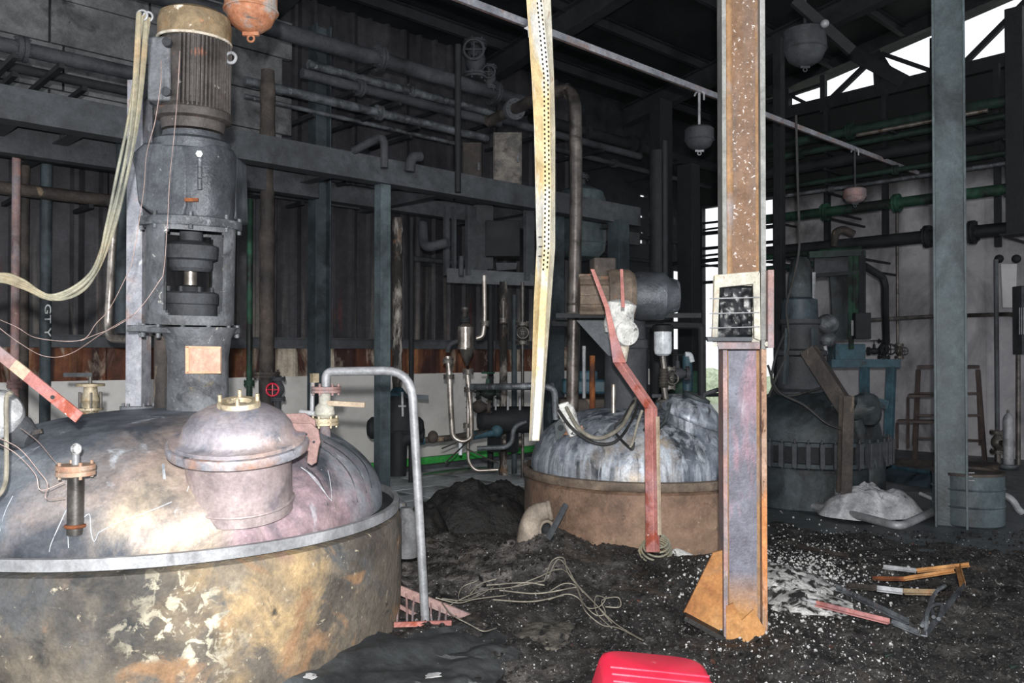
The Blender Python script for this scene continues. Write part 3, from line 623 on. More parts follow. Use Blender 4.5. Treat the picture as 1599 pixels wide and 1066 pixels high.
# risers on the left
RS = [
 (22, 170, 690, 7.3, .035, 'pink_primer', 'slim pinkish vertical pipe at the far left edge', (600,)),
 (36, 170, 620, 7.9, .045, 'soot_brown', 'lagged brown vertical pipe right beside the pinkish one, far left', ()),
 (70, 245, 650, 7.9, .05, 'teal_sooty', 'dark teal vertical pipe with small white marks, left of the ribs', ()),
 (389, 310, 625, 8.6, .03, 'green_paint', 'slim green vertical pipe right of the agitator', (598,)),
 (416, 110, 600, 8.5, .075, 'soot_brown', 'thick lagged vertical pipe with peeling cover, right of the green pipe', (585,)),
 (620, 340, 640, 9.3, .055, 'torn_lagging', 'lagged vertical pipe in torn pale wrapping, right of the square post', ()),
 (642, 340, 620, 9.6, .03, 'soot_dark', 'slim black vertical pipe against the ribbed wall, right of the torn lagging', ()),
 (766, 420, 600, 10.6, .04, 'soot_dark', 'black vertical pipe behind the cone-bottomed separator', ()),
 (786, 440, 620, 10.2, .05, 'torn_lagging', 'lagged vertical pipe with torn cover, left of the hanging strip', ()),
 (803, 460, 610, 10.3, .035, 'teal_sooty', 'slim blue-grey vertical pipe just left of the hanging strip', ()),
 (1039, 220, 600, 8.6, .03, 'soot_dark', 'bellows-jacketed vertical pipe above the white filter bowl', (496,)),
 (1558, 405, 740, 11.4, .03, 'grey_dark_paint', 'thin grey vertical pipe on the white wall with a valve at its foot', ()),
 (1402, 320, 548, 12.6, .022, 'steel_dark', 'thin vertical pipe with a tap at its foot on the white wall', ()),
 (720, 400, 430, 9.4, .03, 'soot', 'short dark pipe stub under the wall boxes', ()),
 (715, 70, 300, 8.9, .035, 'soot_dark', 'black vertical pipe crossing the overhead rack', ()),
 (816, 440, 610, 9.95, .02, 'steel_dark', 'thin steel pipe through the sight-glass valve left of the hanging strip', ()),
 (1096, 600, 640, 9.5, .02, 'steel_dark', 'thin steel stub just left of the foreground pillar', ()),
]
for a in RS: riser(*a[:7], flanges=a[7])
# white marks on the teal pipe
pm = at(70, 500, 7.83)
o = bpy.data.curves.new('marking', 'FONT'); o.body = 'GT Y'; o.size = .14; o.extrude = .001; o.align_x = 'CENTER'
ob = bpy.data.objects.new('tmp', o); C.objects.link(ob)
bpy.context.view_layer.update(); mk = bpy.data.meshes.new_from_object(ob); bpy.data.objects.remove(ob)
Mk = Matrix.Rotation(-YAW - .52, 4, 'Z') @ Matrix.Rotation(R_(90), 4, 'X') @ Matrix.Rotation(R_(-90), 4, 'Z'); mk.transform(Mk); mk.materials.clear(); mk.materials.append(MATS['paint_white_mark'])
ob = bpy.data.objects.new('pipe_lettering', mk); C.objects.link(ob); ob.location = pm
tag(ob, 'faded white letters painted down the dark teal pipe at left', 'lettering')
# pipe with elbow in the centre, tall brown-black downpipe
t = Thing('downpipe', 'tall dark pipe bending over at the top and dropping to the middle reactor', 'pipe', at(897, 645, 6.9))
pts = [at(762, 190, 8.2), at(800, 172, 7.9), at(850, 148, 7.2), at(898, 138, 6.9), at(900, 300, 6.9), at(893, 660, 6.9)]
t.part('run', MB().tube(pts, .052, 16, fil=.22), 'bronze_pipe')
for py in (475, 489): t.part('clamp_ring', MB().torus(at(897, py, 6.9), UP, .058, .009), 'steel_dark')
t.part('flange', MB().flange(at(803, 171, 7.85), at(850, 148, 7.2) - at(800, 172, 7.9), .1, .03), 'soot')

# ------------------------------------------------------------ valve builder
def valve(px, py, z, s=1., axis=None, m='steel_dark', wheel='pink_primer', label='', lever=None, group=None, hz=None, foot=False):
    c = at(px, py, z); ax = V(axis) if axis is not None else UP; out = (-FWD if abs(ax.z) > .7 else UP)
    if hz is not None: out = V(hz)
    t = Thing('valve', label, 'valve', c - UP*.1*s, group)
    t.part('valve_body', MB().lathe(c - ax*.09*s, ax, [(.03*s, 0), (.034*s, .02*s), (.06*s, .06*s), (.065*s, .09*s), (.06*s, .12*s), (.034*s, .16*s), (.03*s, .18*s)], 20), m)
    for k in (-1, 1): t.part('flange', MB().flange(c + ax*.1*s*k, ax, .075*s, .014*s, 6), m)
    t.part('bonnet', MB().cyl(c, c + out*.13*s, .032*s, .02*s), m)
    if foot: t.part('stub_pipe', MB().cyl(V((c.x, c.y, 0)), c - ax*.1*s, .03*s), m)
    if lever is None:
        w = c + out*.19*s; st = t.part('stem', MB().cyl(c + out*.12*s, w, .008*s, n=8), m)
        hb = MB().torus(w, out, .06*s, .009*s); a, b_ = perp(out)
        for k in range(4): q = a*math.cos(k*math.pi/2) + b_*math.sin(k*math.pi/2); hb.cyl(w, w + q*.06*s, .006*s, n=6)
        t.part('handwheel', hb, wheel)
    else:
        w = c + out*.12*s; t.part('lever', MB().bar(w, w + V(lever), .03*s, .012*s), wheel)
    return t
valve(434, 607, 8.3, 1.0, None, 'soot', 'red_plastic', 'valve with small crimson handwheel right of the agitator pedestal', foot=True)
valve(816, 520, 9.9, 1.1, None, 'steel_dark', 'steel_dark', 'steel valve with sight glass, left of the hanging strip at mid-height')
valve(1045, 590, 7.2, .8, None, 'steel_dark', 'steel_dark', 'steel valve below the white filter bowl')
valve(1058, 583, 7.6, .9, RIGHT, 'soot', 'soot_dark', 'valve with black handwheel between the filter bowl and the pillar')
valve(1380, 545, 12.3, 1.2, None, 'soot_dark', 'soot_dark', 'black valve at the foot of the burnt hose on the white wall')
valve(1404, 548, 12.4, .9, None, 'steel_dark', 'steel_dark', 'small tap at the foot of the thin wall pipe')
valve(1558, 690, 11.3, 1.3, None, 'steel_dark', 'steel_dark', 'grey valve at the foot of the thin pipe beside the gas cylinder', foot=True)
valve(1365, 548, 12.0, .8, RIGHT, 'soot_dark', 'soot_dark', 'black tap left of the burnt hose')
valve(742, 94, 10.3, 2.0, None, 'soot', 'soot', 'sooty relief valve standing on the thickest overhead pipe')
valve(764, 122, 10.45, 1.3, None, 'soot', 'soot', 'small sooty vent valve on the thickest overhead pipe')
valve(800, 690, 9.6, .9, RIGHT, 'steel_dark', 'galvanised', 'small valve with pale round handle beside the bottom of the hanging strip')
# ------------------------------------------------------------ near reactor
R1 = cw(-1.84, 4.45); RZ = .66
def loc(v, base): v = V(v) - V(base); return tuple(v)
D_front = at(250, 845, 3.35)
dome_local = lambda px, py, z: loc(at(px, py, z), R1)
mat('dome_tint', [(.3, '50555d'), (.45, '656c77'), (.58, '788089'), (.72, '8b8d90')], 1.7, [
    ('ab978c', 1.2, .25, .5, {'blob': dome_local(380, 800, 3.6), 'r': .85}),
    ('b8a68e', 2.0, .3, .55, {'blob': dome_local(270, 850, 3.35), 'r': .42}),
    ('b0929a', 3.0, .32, .56, {'blob': dome_local(480, 790, 3.9), 'r': .6}),
    ('8f97a0', 2.5, .35, .6, {'blob': dome_local(540, 740, 4.4), 'r': .5}),
    ('4a4f58', 2.2, .46, .64), ('c6cdd6', 5, .62, .72, {'st': (1, 1, .3)}), ('e6eaee', 30, .70, .76)], rough=(.42, .68), metal=.3, bump=.15, bscale=40)
mat('tank_scorched', [(.3, '433e39'), (.45, '625a50'), (.58, '746959'), (.72, '877a66')], 1.8, [
    ('a58a60', 2.6, .46, .6, {'blob': dome_local(470, 930, 3.4), 'r': .55}),
    ('2b2d30', 1.5, .36, .56, {'blob': dome_local(-20, 950, 3.2), 'r': .8}),
    ('b5ad94', 16, .52, .58, {'blob': dome_local(300, 1000, 3.2), 'r': .36}),
    ('4a4c4e', 2.6, .55, .66), ('8c6f5e', 2.0, .56, .7), ('2f2e2d', 7, .63, .72), ('b0a58c', 20, .64, .70), ('8e6c4c', 3.5, .58, .66)], rough=(.6, .9), bump=.5, bscale=22)
mat('gear_soot', [(.3, '33363b'), (.5, '4a4e54'), (.7, '5f656c')], 3, [('7e868e', 5, .60, .72, {'st': (1, 1, .25)}), ('9aa0a6', 24, .68, .74)], rough=(.3, .6), metal=.3, bump=.3, bscale=45)
t = Thing('reactor_vessel', 'large near reactor with heat-tinted dome and scorched brown shell, left foreground', 'vessel', R1)
b = MB(); b.lathe(R1, UP, [(1.16, -.05), (1.235, 0), (1.24, .3), (1.24, .58), (1.225, .63), (1.15, .648)], 96)
for i, v in enumerate(b.v):
    r = V((v.x - R1.x, v.y - R1.y, 0)); b.v[i] = v + r.normalized() * .006 * noise.noise(v * 2.5)
t.part('shell', b, 'tank_scorched', ang=50)
t.part('rim_ring', MB().lathe(R1, UP, [(1.2, .655), (1.228, .655), (1.228, .702), (1.2, .702), (1.2, .655)], 96), 'galvanised')
def dome_prof(R, H, z0, n=22, skirt=.03, pw=.82):
    return [(R, z0 - skirt)] + [(R * math.cos(math.pi/2*i/n) ** pw, z0 + H * math.sin(math.pi/2*i/n)) for i in range(n)] + [(0, z0 + H)]
DR, DH = 1.135, .50
t.part('gap_shade', MB().lathe(R1, UP, [(1.05, .672), (1.2, .672)], 64), 'soot_dark')  # sooty trough behind the rim; the gap's shade is put into its dark colour
dome = t.part('dome', MB().lathe(R1, UP, dome_prof(DR, DH, .70), 96), 'dome_tint', ang=60)
def dome_z(p, c=R1, R=DR, H=DH, z0=.70, pw=.82):
    r = min(.999, V((p.x - c.x, p.y - c.y, 0)).length / R); th = math.acos(min(1, r ** (1/pw))); return z0 + H * math.sin(th)
def dome_n(p, c=R1, R=DR, H=DH):
    r = V((p.x - c.x, p.y - c.y, 0)); z = dome_z(p, c, R, H, 0); return V((r.x/R**2, r.y/R**2, z/H**2)).normalized()
# chalky streaks dripping off the dome are wear with a shape of its own: thin dried runs
def run_on_dome(pts, r=.004):
    P = []
    for x, z in pts:
        p = cw(x, z); p.z = dome_z(p) + .002; P.append(p)
    return MB().tube(spline(P, 6), r, 5)
mat('chalk', [(.3, '8a929c'), (.6, 'b3bac0')], 30, rough=(.8, 1), bump=0)
def hit_dome(px, py, c=R1, R=DR, H=DH, z0=.70):
    d = ray(px, py).normalized(); k = 2.0
    while k < 9:
        p = CAM + d*k; r = math.hypot(p.x - c.x, p.y - c.y)
        if r < R and p.z < dome_z(p, c, R, H, z0): return p
        k += .004
    return None
def dome_line(pts, r, m, nm='dried_run', th=None, **kw):
    P = [hit_dome(x, y, **kw) for x, y in pts]; P = [p - ray(0, 0).normalized()*.0 + UP*.002 for p in P if p is not None]
    if len(P) > 1: (th or t).part(nm, MB().tube(spline(P, 5), r, 5), m)
for pts in ([(104, 796), (92, 822), (80, 850), (77, 862)], [(108, 800), (106, 828), (107, 856)], [(107, 855), (122, 822), (139, 803), (142, 830), (147, 846), (154, 832)], [(154, 832), (172, 822), (196, 812), (240, 796), (268, 784)],
            [(20, 775), (8, 800), (0, 830)], [(480, 737), (498, 758), (512, 776), (518, 782)], [(512, 735), (516, 756), (518, 780)], [(280, 710), (284, 728), (298, 745), (292, 768)], [(470, 730), (490, 745), (508, 770)]):
    dome_line(pts, .0022, 'chalk')
for pts in ([(512, 684), (545, 702), (570, 728), (580, 762)], [(505, 690), (535, 708), (560, 735), (572, 770)], [(500, 698), (525, 716), (548, 745), (558, 785)], [(478, 730), (500, 752), (512, 790)]):
    dome_line(pts, .004, 'sooty_vessel', 'weld_bead')
dome_line([(255, 726), (256, 738), (257, 748)], .006, 'chalk')
# manhole
mc = cw(-1.20, 3.66); axm = (UP + (-FWD)*.20 + RIGHT*.03).normalized()
mh = V((mc.x, mc.y, 1.10)); mhp = mh - axm*.30
t.part('manhole_neck', MB().lathe(mhp, axm, [(.228, 0), (.224, .12), (.224, .28)], 48), 'neck_pink')
t.part('neck_weld', MB().torus(mhp + axm*.05, axm, .228, .007, 48), 'neck_pink')
t.part('manhole_flange', MB().lathe(mh, axm, [(.15, -.02), (.298, -.02), (.302, 0), (.298, .018), (.24, .022), (.15, .022)], 64), 'flange_lilac')
lid = t.part('manhole_lid', MB().lathe(mh + axm*.022, axm, [(.286, 0), (.286, .016), (.25, .02), (.238, .034), (.228, .065), (.195, .108), (.14, .14), (0, .158)], 64), 'lid_tint', ang=50)
gl = mh + axm*.165 + FWD*.02
t.part('sight_ring', MB().lathe(gl, axm, [(.045, .012), (.055, .03), (.088, .03), (.092, .02), (.092, -.02), (.045, -.02)], 32), 'brass_flange', parent=lid)
t.part('sight_nozzle', MB().cyl(gl - axm*.06, gl, .07, n=24), 'brass_flange', parent=lid)
t.part('sight_glass', MB().cyl(gl - axm*.012, gl + axm*.012, .046, n=24), 'resin_black', parent=lid)
a_, b_ = perp(axm)
for k in range(4):
    an = k*math.pi/2 + .5; q = gl + (a_*math.cos(an) + b_*math.sin(an))*.078 + axm*.03
    t.part('bolt', MB().cyl(q, q + axm*.03, .009, n=6), 'brass_flange', parent=lid)
# chalky runs over the lid
for k, an in enumerate((3.9, 4.3, 4.6, 5.3, 3.3, 5.9)):
    P = []
    for r, h in ((.10, .157), (.14, .14), (.195, .108), (.228, .065), (.244, .03), (.282, .02)):
        an2 = an + .15*math.sin(r*30 + k); P.append(mh + axm*(h + .004) + (RIGHT*math.cos(an2) + (-axm.cross(RIGHT)).normalized()*-math.sin(an2))*r)
    t.part('dried_run', MB().tube(spline(P, 4), .002 + .0015*(k % 2), 5), 'chalk', parent=lid)
# hinge lugs to the right of the manhole
def plate_at(z, pts, dep, dirv=FWD): return MB().prism([at(x, y, z) for x, y in pts], dirv*dep)
t.part('hinge_lug', plate_at(3.74, [(452, 660), (486, 661), (497, 671), (500, 690), (497, 700), (494, 722), (486, 727), (479, 722), (481, 704), (462, 706), (470, 690)], .014), 'pink_primer', bevel=.003)
t.part('hinge_lug', plate_at(3.92, [(444, 646), (476, 645), (492, 656), (493, 690), (470, 692), (462, 672)], .014), 'pink_primer', bevel=.003)
for (x, y) in ((478, 678), (490, 690)): t.part('lug_hole', MB().cyl(at(x, y, 3.737), at(x, y, 3.742), .006, n=12), 'soot_dark')
t.part('hinge_pin', MB().cyl(at(478, 678, 3.75), at(478, 664, 3.92), .01), 'steel_dark')
# small nozzle at the front left
q = at(118, 775, 3.34); nb = V((q.x, q.y, dome_z(q) - .03)); nt_ = at(118, 738, 3.34).z
t.part('nozzle', MB().cyl(nb, (q.x, q.y, nt_ - .01), .032, .030, 20), 'steel_dark')
t.part('nozzle_weld', MB().torus((nb.x, nb.y, dome_z(q) + .004), UP, .034, .008), 'rust')
fl = t.part('nozzle_flange', MB().flange((q.x, q.y, nt_ + .012), UP, .073, .018, 4), 'copper_flange')
t.part('gland', MB().cyl((q.x, q.y, nt_ + .03), (q.x, q.y, nt_ + .075), .014), 'galvanised', parent=fl)
t.part('eye_cap', MB().ball((q.x, q.y, nt_ + .095), .022, .022, .024), 'aluminium', parent=fl)
# left rear nozzle with flange (next to the drive column)
q = at(216, 672, 4.75); z1 = at(216, 640, 4.75).z
t.part('rear_nozzle', MB().cyl((q.x, q.y, dome_z(q) - .03), (q.x, q.y, z1), .045, n=20), 'pedestal_grey')
t.part('rear_flange', MB().flange((q.x, q.y, z1), UP, .098, .02, 6), 'pedestal_grey')
q = at(128, 690, 5.35); 
# upright valve behind the dome on the left
tv = Thing('valve', 'brassy bolted valve standing behind the near dome, left of the agitator', 'valve', at(141, 690, 5.6))
vz = 5.6; c = at(141, 655, vz)
tv.part('stub_pipe', MB().cyl(at(141, 700, vz), at(141, 656, vz), .04), 'steel_dark')
tv.part('flange', MB().flange(at(141, 651, vz), UP, .085, .016, 6), 'brass_flange')
tv.part('valve_body', MB().lathe(at(141, 648, vz), UP, [(.035, 0), (.05, .03), (.045, .05), (.05, .08), (.06, .1), (.045, .15), (.04, .2)], 20), 'brass_flange')
for k in range(6):
    an = k*math.pi/3 + .3; o = V((math.cos(an), math.sin(an), 0))*.072
    tv.part('tie_bolt', MB().cyl(at(141, 640, vz) + o, at(141, 612, vz) + o, .008, n=6), 'steel_dark')
tv.part('bonnet_flange', MB().lathe(at(141, 640, vz), UP, [(0, 0), (.08, 0), (.08, .015), (0, .015)], 20), 'brass_flange')
tv.part('top_flange', MB().lathe(at(141, 603, vz), UP, [(0, 0), (.09, 0), (.09, .018), (.05, .02), (0, .02)], 20), 'brass_flange')
tv.part('stem', MB().cyl(at(141, 603, vz), at(141, 588, vz), .012), 'steel_dark')
tv.part('lever', MB().bar(at(99, 585, vz - .1), at(143, 585, vz), .02, .028), 'grey_dark_paint')
# nozzle valve and grey handrail on the right shoulder
q = at(509, 690, 4.5)
t2 = Thing('nozzle_valve', 'heat-bleached lever valve on the right shoulder of the near dome', 'valve', V((q.x, q.y, dome_z(q) - .03)))
t2.part('stub_pipe', MB().cyl(V((q.x, q.y, dome_z(q) - .03)), at(507, 663, 4.5), .028, n=16), 'pink_primer')
t2.part('flange', MB().flange(at(507, 658, 4.5), UP, .075, .016, 6), 'brass_flange')
t2.part('valve_body', MB().lathe(at(507, 655, 4.5), UP, [(.03, 0), (.055, .03), (.05, .07), (.032, .09), (.032, .15), (.045, .165)], 20), 'cream_steel')
t2.part('lever', MB().bar(at(512, 629, 4.48), at(570, 632, 4.45), .02, .026), 'cream_band')
t2.part('top_flange', MB().flange(at(509, 608, 4.5), UP, .08, .014, 6), 'pink_primer')
t2.part('gauge_tube', MB().tube([at(487, 648, 4.55), at(488, 600, 4.55), at(491, 583, 4.55)], .012, 8), 'galvanised')
t2.part('gauge_block', MB().box(at(491, 590, 4.55), (.035, .035, .05)), 'brass_flange')
t2.part('side_pipe', MB().cyl(at(470, 643, 4.6), at(500, 647, 4.5), .014), 'aluminium')
solo('handrail', MB().tube([at(509, 604, 4.5), at(509, 580, 4.5), at(642, 578, 4.46), at(665, 985, 4.42)], .0235, 16, fil=.15), 'galvanised', 'bent pale grey pipe arching from the nozzle valve down to the floor', 'pipe')

# ------------------------------------------------------------ drive of the near reactor
A0 = at(296, 512, 4.6); A1 = at(305, 20, 4.52); AX = (A1 - A0).normalized()
def aty(py):
    lo, hi = -1.0, 2.6
    for _ in range(40):
        m_ = (lo + hi)/2; p = A0 + AX*m_ - CAM; y = 533 - F * p.dot(CU)/p.dot(CF)
        if y > py: lo = m_
        else: hi = m_
    return A0 + AX*lo
g = Thing('agitator_drive', 'tall sooty agitator drive with finned motor standing on the near dome', 'motor', at(300, 655, 4.6))
p0 = at(309, 668, 4.5); p1 = at(309, 512, 4.5); 
g.part('pedestal', MB().lathe(p0, UP, [(.165, 0), (.158, .05), (.155, (p1.z-p0.z)*.7), (.17, (p1.z-p0.z)*.9), (.2, p1.z-p0.z)], 40), 'pedestal_grey')
g.part('pedestal_foot', MB().flange(at(300, 668, 4.55), UP, .24, .02, 10), 'pedestal_grey')
npl = g.part('name_plate', plate_at(4.325, [(290, 541), (344, 542), (344, 581), (291, 582)], .02), 'plate_copper')
g.part('plate_rim', plate_at(4.318, [(289.5, 540.5), (295, 541), (295, 582), (289.5, 582.5)], .01), 'plate_edge', parent=npl)
g.part('plate_rim', plate_at(4.318, [(289.5, 540), (344.5, 541), (344.5, 544), (289.5, 543)], .01), 'plate_edge', parent=npl)
g.part('plate_rim', plate_at(4.318, [(289.5, 580), (344.5, 580), (344.5, 583), (289.5, 583)], .01), 'plate_edge', parent=npl)
g.part('support_channel', MB().channel(at(228, 660, 4.8), at(231, 130, 4.8), .09, .13, .012, FWD), 'flange_lilac', bevel=.002, label='pale grey support channel')
g.part('support_tube', MB().cyl(at(254, 648, 4.7), at(254, 515, 4.7), .045, n=20), 'soot_brown')
# bottom flange plate
b = MB().lathe(aty(519), AX, [(0, 0), (.262, 0), (.268, .006), (.268, .03), (.25, .034), (0, .034)], 56); b.bolts(aty(516), AX, .25, 12, .012, .07)
g.part('base_flange', b, 'pedestal_grey')
g.part('flange_edge', MB().box(at(232, 513, 4.45), (.16, .16, .035), Matrix.Rotation(-YAW, 3, 'Z')), 'pedestal_grey', bevel=.004)
# lantern shell with arched windows
H = (aty(350) - aty(506)).length; o = aty(506); s_, u_ = perp(AX)
NA, NH, rad = 120, 44, .238
def shell():
    mb = MB(); keep = {}
    face = at(311, 430, 4.3) - o; face = (face - AX*face.dot(AX)).normalized(); f2 = AX.cross(face)
    def inside(a, h):
        for k in (0, 2):
            d = (a - k*math.pi/2 + math.pi) % (2*math.pi) - math.pi; x = abs(d)/.66; yl, yh = .10*H, .91*H; y = (h - (yl+yh)/2)/((yh-yl)/2)
            if x < 1 and abs(y) < 1:
                rx, ry = .16, .10
                cx, cy = max(0, x - (1-rx))/rx, max(0, abs(y) - (1-ry))/ry
                if cx*cx + cy*cy < 1: return True
        return False
    P = lambda r, i, j: o + AX*(H*j/NH) + (face*math.cos(2*math.pi*i/NA) + f2*math.sin(2*math.pi*i/NA))*r*(1 + .05*math.cos(4*2*math.pi*i/NA + math.pi))
    vs = [P(r, i, j) for r in (rad, rad - .022) for j in range(NH+1) for i in range(NA)]
    n = (NH+1)*NA; fs = []; solid = {}
    for j in range(NH):
        for i in range(NA):
            solid[i, j] = not inside(2*math.pi*(i+.5)/NA, H*(j+.5)/NH)
    for (i, j), s in solid.items():
        if not s: continue
        a, b_, c_, d = j*NA+i, j*NA+(i+1) % NA, (j+1)*NA+(i+1) % NA, (j+1)*NA+i
        fs += [(a, b_, c_, d), (n+d, n+c_, n+b_, n+a)]
        for (ii, jj, e) in (((i-1) % NA, j, (d, a)), ((i+1) % NA, j, (b_, c_)), (i, j-1, (a, b_)), (i, j+1, (c_, d))):
            if jj < 0 or jj >= NH or not solid[ii, jj]: fs.append((e[0], e[0]+n, e[1]+n, e[1]))
    return mb.add(vs, fs)
g.part('lantern_frame', shell(), 'pedestal_grey', ang=30)
g.part('coupling', MB().lathe(aty(424), AX, [(0, 0), (.10, 0), (.115, .02), (.115, .06), (.14, .07), (.145, .14), (.12, .15), (.06, .17), (.06, .25), (0, .25)], 36), 'soot')
g.part('shaft', MB().cyl(aty(455), aty(415), .034, n=20), 'stainless')
g.part('shaft_collar', MB().lathe(aty(462), AX, [(0, 0), (.075, 0), (.075, .05), (.05, .06), (0, .06)], 28), 'soot_dark')
b = MB().lathe(aty(492), AX, [(0, 0), (.142, 0), (.142, .06), (.15, .065), (.15, .12), (.13, .13), (0, .13)], 36); b.bolts(aty(452), AX, .12, 8, .01, .03)
g.part('bearing_block', b, 'soot')
# ring under the gearbox
b = MB().lathe(aty(357), AX, [(.2, 0), (.262, 0), (.266, .01), (.266, .045), (.25, .05), (.2, .05)], 48); b.bolts(aty(350), AX, .25, 8, .012, .09, .4)
g.part('gearbox_flange', b, 'soot_steel')
gb = g.part('gearbox', MB().lathe(aty(342) + RIGHT*.05, AX, [(.17, 0), (.178, .03), (.18, .36), (.165, .385), (.12, .40), (0, .40)], 40).lathe(aty(238), AX, [(0, 0), (.2, .0), (.2, .05), (.16, .07), (.155, .10), (0, .10)], 40), 'gear_soot')
g.part('gearbox_side', MB().prism([at(x, y, 4.38) for x, y in ((203, 241), (224, 222), (292, 219), (292, 318), (286, 338), (240, 336), (214, 316), (209, 264))], FWD*.3), 'gear_soot', bevel=.014)
g.part('gearbox_rear', MB().prism([at(x, y, 4.62) for x, y in ((300, 222), (340, 226), (366, 243), (369, 342), (300, 345))], FWD*.22), 'gear_soot', bevel=.012)
for py in (245, 262, 280): g.part('cast_rib', MB().cyl(at(312, py, 4.36), at(312, py+16, 4.36), .012), 'soot_steel')
g.part('filler_plug', MB().cyl(at(311, 240, 4.37), at(311, 240, 4.33), .018, n=6), 'aluminium')
g.part('weld_paint', MB().box(at(299, 312, 4.36), (.07, .012, .018), Matrix.Rotation(-YAW, 3, 'Z')), 'rust')
# motor
mo = g.part('motor_foot_flange', MB().lathe(aty(206), AX, [(0, 0), (.16, 0), (.17, .05), (.2, .06), (.2, .10), (.17, .13), (.165, .16), (0, .16)], 48), 'motor_fins')
Hm = (aty(62) - aty(186)).length
b = MB().lathe(aty(186), AX, [(.0, 0), (.165, 0), (.165, Hm), (0, Hm)], 48)
g.part('motor_body', b, 'motor_fins')
mb = MB(); om = aty(184)
front = (CAM - om); front = (front - AX*front.dot(AX)).normalized(); side = AX.cross(front)
for k in range(26):
    an = -.38 + k*.115 if k < 13 else 1.0 + (k - 12)*.16
    d = front*math.cos(an) + side*math.sin(an)
    mb.bar(om + d*.175, om + AX*(Hm - .02) + d*.175, .008, .035, d)
g.part('cooling_fins', mb, 'motor_fins')
tb = om + AX*(Hm*.5) - RIGHT*.125 - FWD*.095
g.part('terminal_box', MB().box(tb, (.12, .14, .34), Matrix.Rotation(-YAW, 3, 'Z')), 'pedestal_grey', bevel=.012)
for h in (.2, .8): g.part('cable_gland', MB().cyl(om + AX*(Hm*h) - RIGHT*.08 - FWD*.14, om + AX*(Hm*h) - RIGHT*.075 - FWD*.19, .024), 'soot')
hc = (aty(14) - aty(62)).length
g.part('fan_cowl', MB().lathe(aty(66), AX, [(.178, 0), (.19, 0), (.192, hc*.55), (.18, hc*.82), (.14, hc*.96), (.06, hc), (0, hc)], 56), 'cowl_rust')
g.part('cowl_edge', MB().torus(aty(66), AX, .189, .008, 56), 'cowl_edge')
g.part('lifting_eye', MB().torus(om + AX*Hm*.74 + RIGHT*.205 - FWD*.02, FWD, .028, .009), 'galvanised')

# ------------------------------------------------------------ middle reactor
R2 = cw(1.0, 6.5, .0); H2 = .44
mat('dome2_tint', [(.3, '4d5460'), (.45, '646d7a'), (.6, '848d9a'), (.74, '9ba2ac')], 3.2, [
    ('b3a089', 2.5, .42, .6, {'blob': loc(at(990, 735, 5.8), R2), 'r': .4}),
    ('343a42', 2.2, .5, .64), ('a4acb6', 4, .48, .62, {'st': (3.2, 3.2, .16)}), ('34383e', 4, .56, .68, {'st': (3.0, 3.0, .18)}), ('9aa2ae', 9, .58, .68)], rough=(.35, .65), metal=.3, bump=.2, bscale=40)
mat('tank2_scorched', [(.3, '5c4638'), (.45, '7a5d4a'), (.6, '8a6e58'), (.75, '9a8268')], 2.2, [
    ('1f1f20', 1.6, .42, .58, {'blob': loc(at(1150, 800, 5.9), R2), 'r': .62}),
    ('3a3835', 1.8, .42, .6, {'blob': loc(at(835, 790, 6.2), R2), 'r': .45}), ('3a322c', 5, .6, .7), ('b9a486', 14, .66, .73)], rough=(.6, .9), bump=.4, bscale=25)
t = Thing('reactor_vessel', 'middle reactor with streaky grey dome and brown shell, behind the bent red post', 'vessel', R2)
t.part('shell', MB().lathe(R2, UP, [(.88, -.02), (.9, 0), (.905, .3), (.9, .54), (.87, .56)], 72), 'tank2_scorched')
t.part('rim_ring', MB().lathe(R2, UP, [(.885, .565), (.905, .565), (.915, .58), (.915, .625), (.885, .63), (.885, .565)], 72), 'motor_brown')
t.part('gap_shade', MB().lathe(R2, UP, [(.8, .59), (.887, .59)], 64), 'soot_dark')  # dark ring in the gap round the dome, shade painted as colour
t.part('dome', MB().lathe(R2, UP, dome_prof(.85, H2, .64, pw=.66), 72), 'dome2_tint', ang=60)
dz2 = lambda p: dome_z(p, R2, .85, H2, .64, .66)
def nozzle2(px, z, py_top, r, fr, m='sooty_vessel', tilt=0.0, fm=None, pair=True, bolts=6):
    q = at(px, 600, z); b0 = V((q.x, q.y, dz2(q) - .04)); top = at(px, py_top, z); ax = (UP + RIGHT*tilt).normalized()
    L_ = (top.z - b0.z); o_ = t.part('nozzle', MB().cyl(b0, b0 + ax*L_, r, n=20), m)
    t.part('nozzle_flange', MB().flange(b0 + ax*L_, ax, fr, .018, bolts, pair), fm or m, parent=o_); return b0, ax, L_
nozzle2(895, 6.1, 672, .05, .105, 'copper_flange', -.05)
nozzle2(1042, 6.6, 628, .045, .09, 'steel_dark')
# tilted hatch at the right
q = cw(1.27, 6.02); ax2 = (UP + RIGHT*.38 - FWD*.12).normalized(); hb = V((q.x, q.y, .98))
hn = t.part('hatch_neck', MB().cyl(hb - ax2*.12, hb + ax2*.05, .17, n=32), 'dome2_tint')
t.part('hatch_lid', MB().lathe(hb + ax2*.05, ax2, [(0, 0), (.225, 0), (.232, .012), (.232, .035), (.215, .05), (.18, .1), (.1, .15), (0, .165)], 40), 'dome2_tint', ang=50)
t.part('hatch_cap', MB().lathe(hb + ax2*.2 - RIGHT*.02, ax2, [(0, 0), (.1, 0), (.105, .01), (.1, .03), (0, .035)], 28), 'sooty_vessel')
for dx in (-.05, .03):
    t.part('hatch_handle', MB().tube([hb + RIGHT*(-.2+dx) - FWD*.2 + UP*.17, hb + RIGHT*(-.24+dx) - FWD*.26 + UP*.05, hb + RIGHT*(-.3+dx) - FWD*.22 - UP*.02], .016, 8), 'sooty_vessel')
t.part('lifting_lug', MB().prism([at(x, y, 5.95) for x, y in ((866, 662), (874, 654), (883, 658), (884, 672), (876, 684), (868, 688))], FWD*.015), 'sooty_vessel')
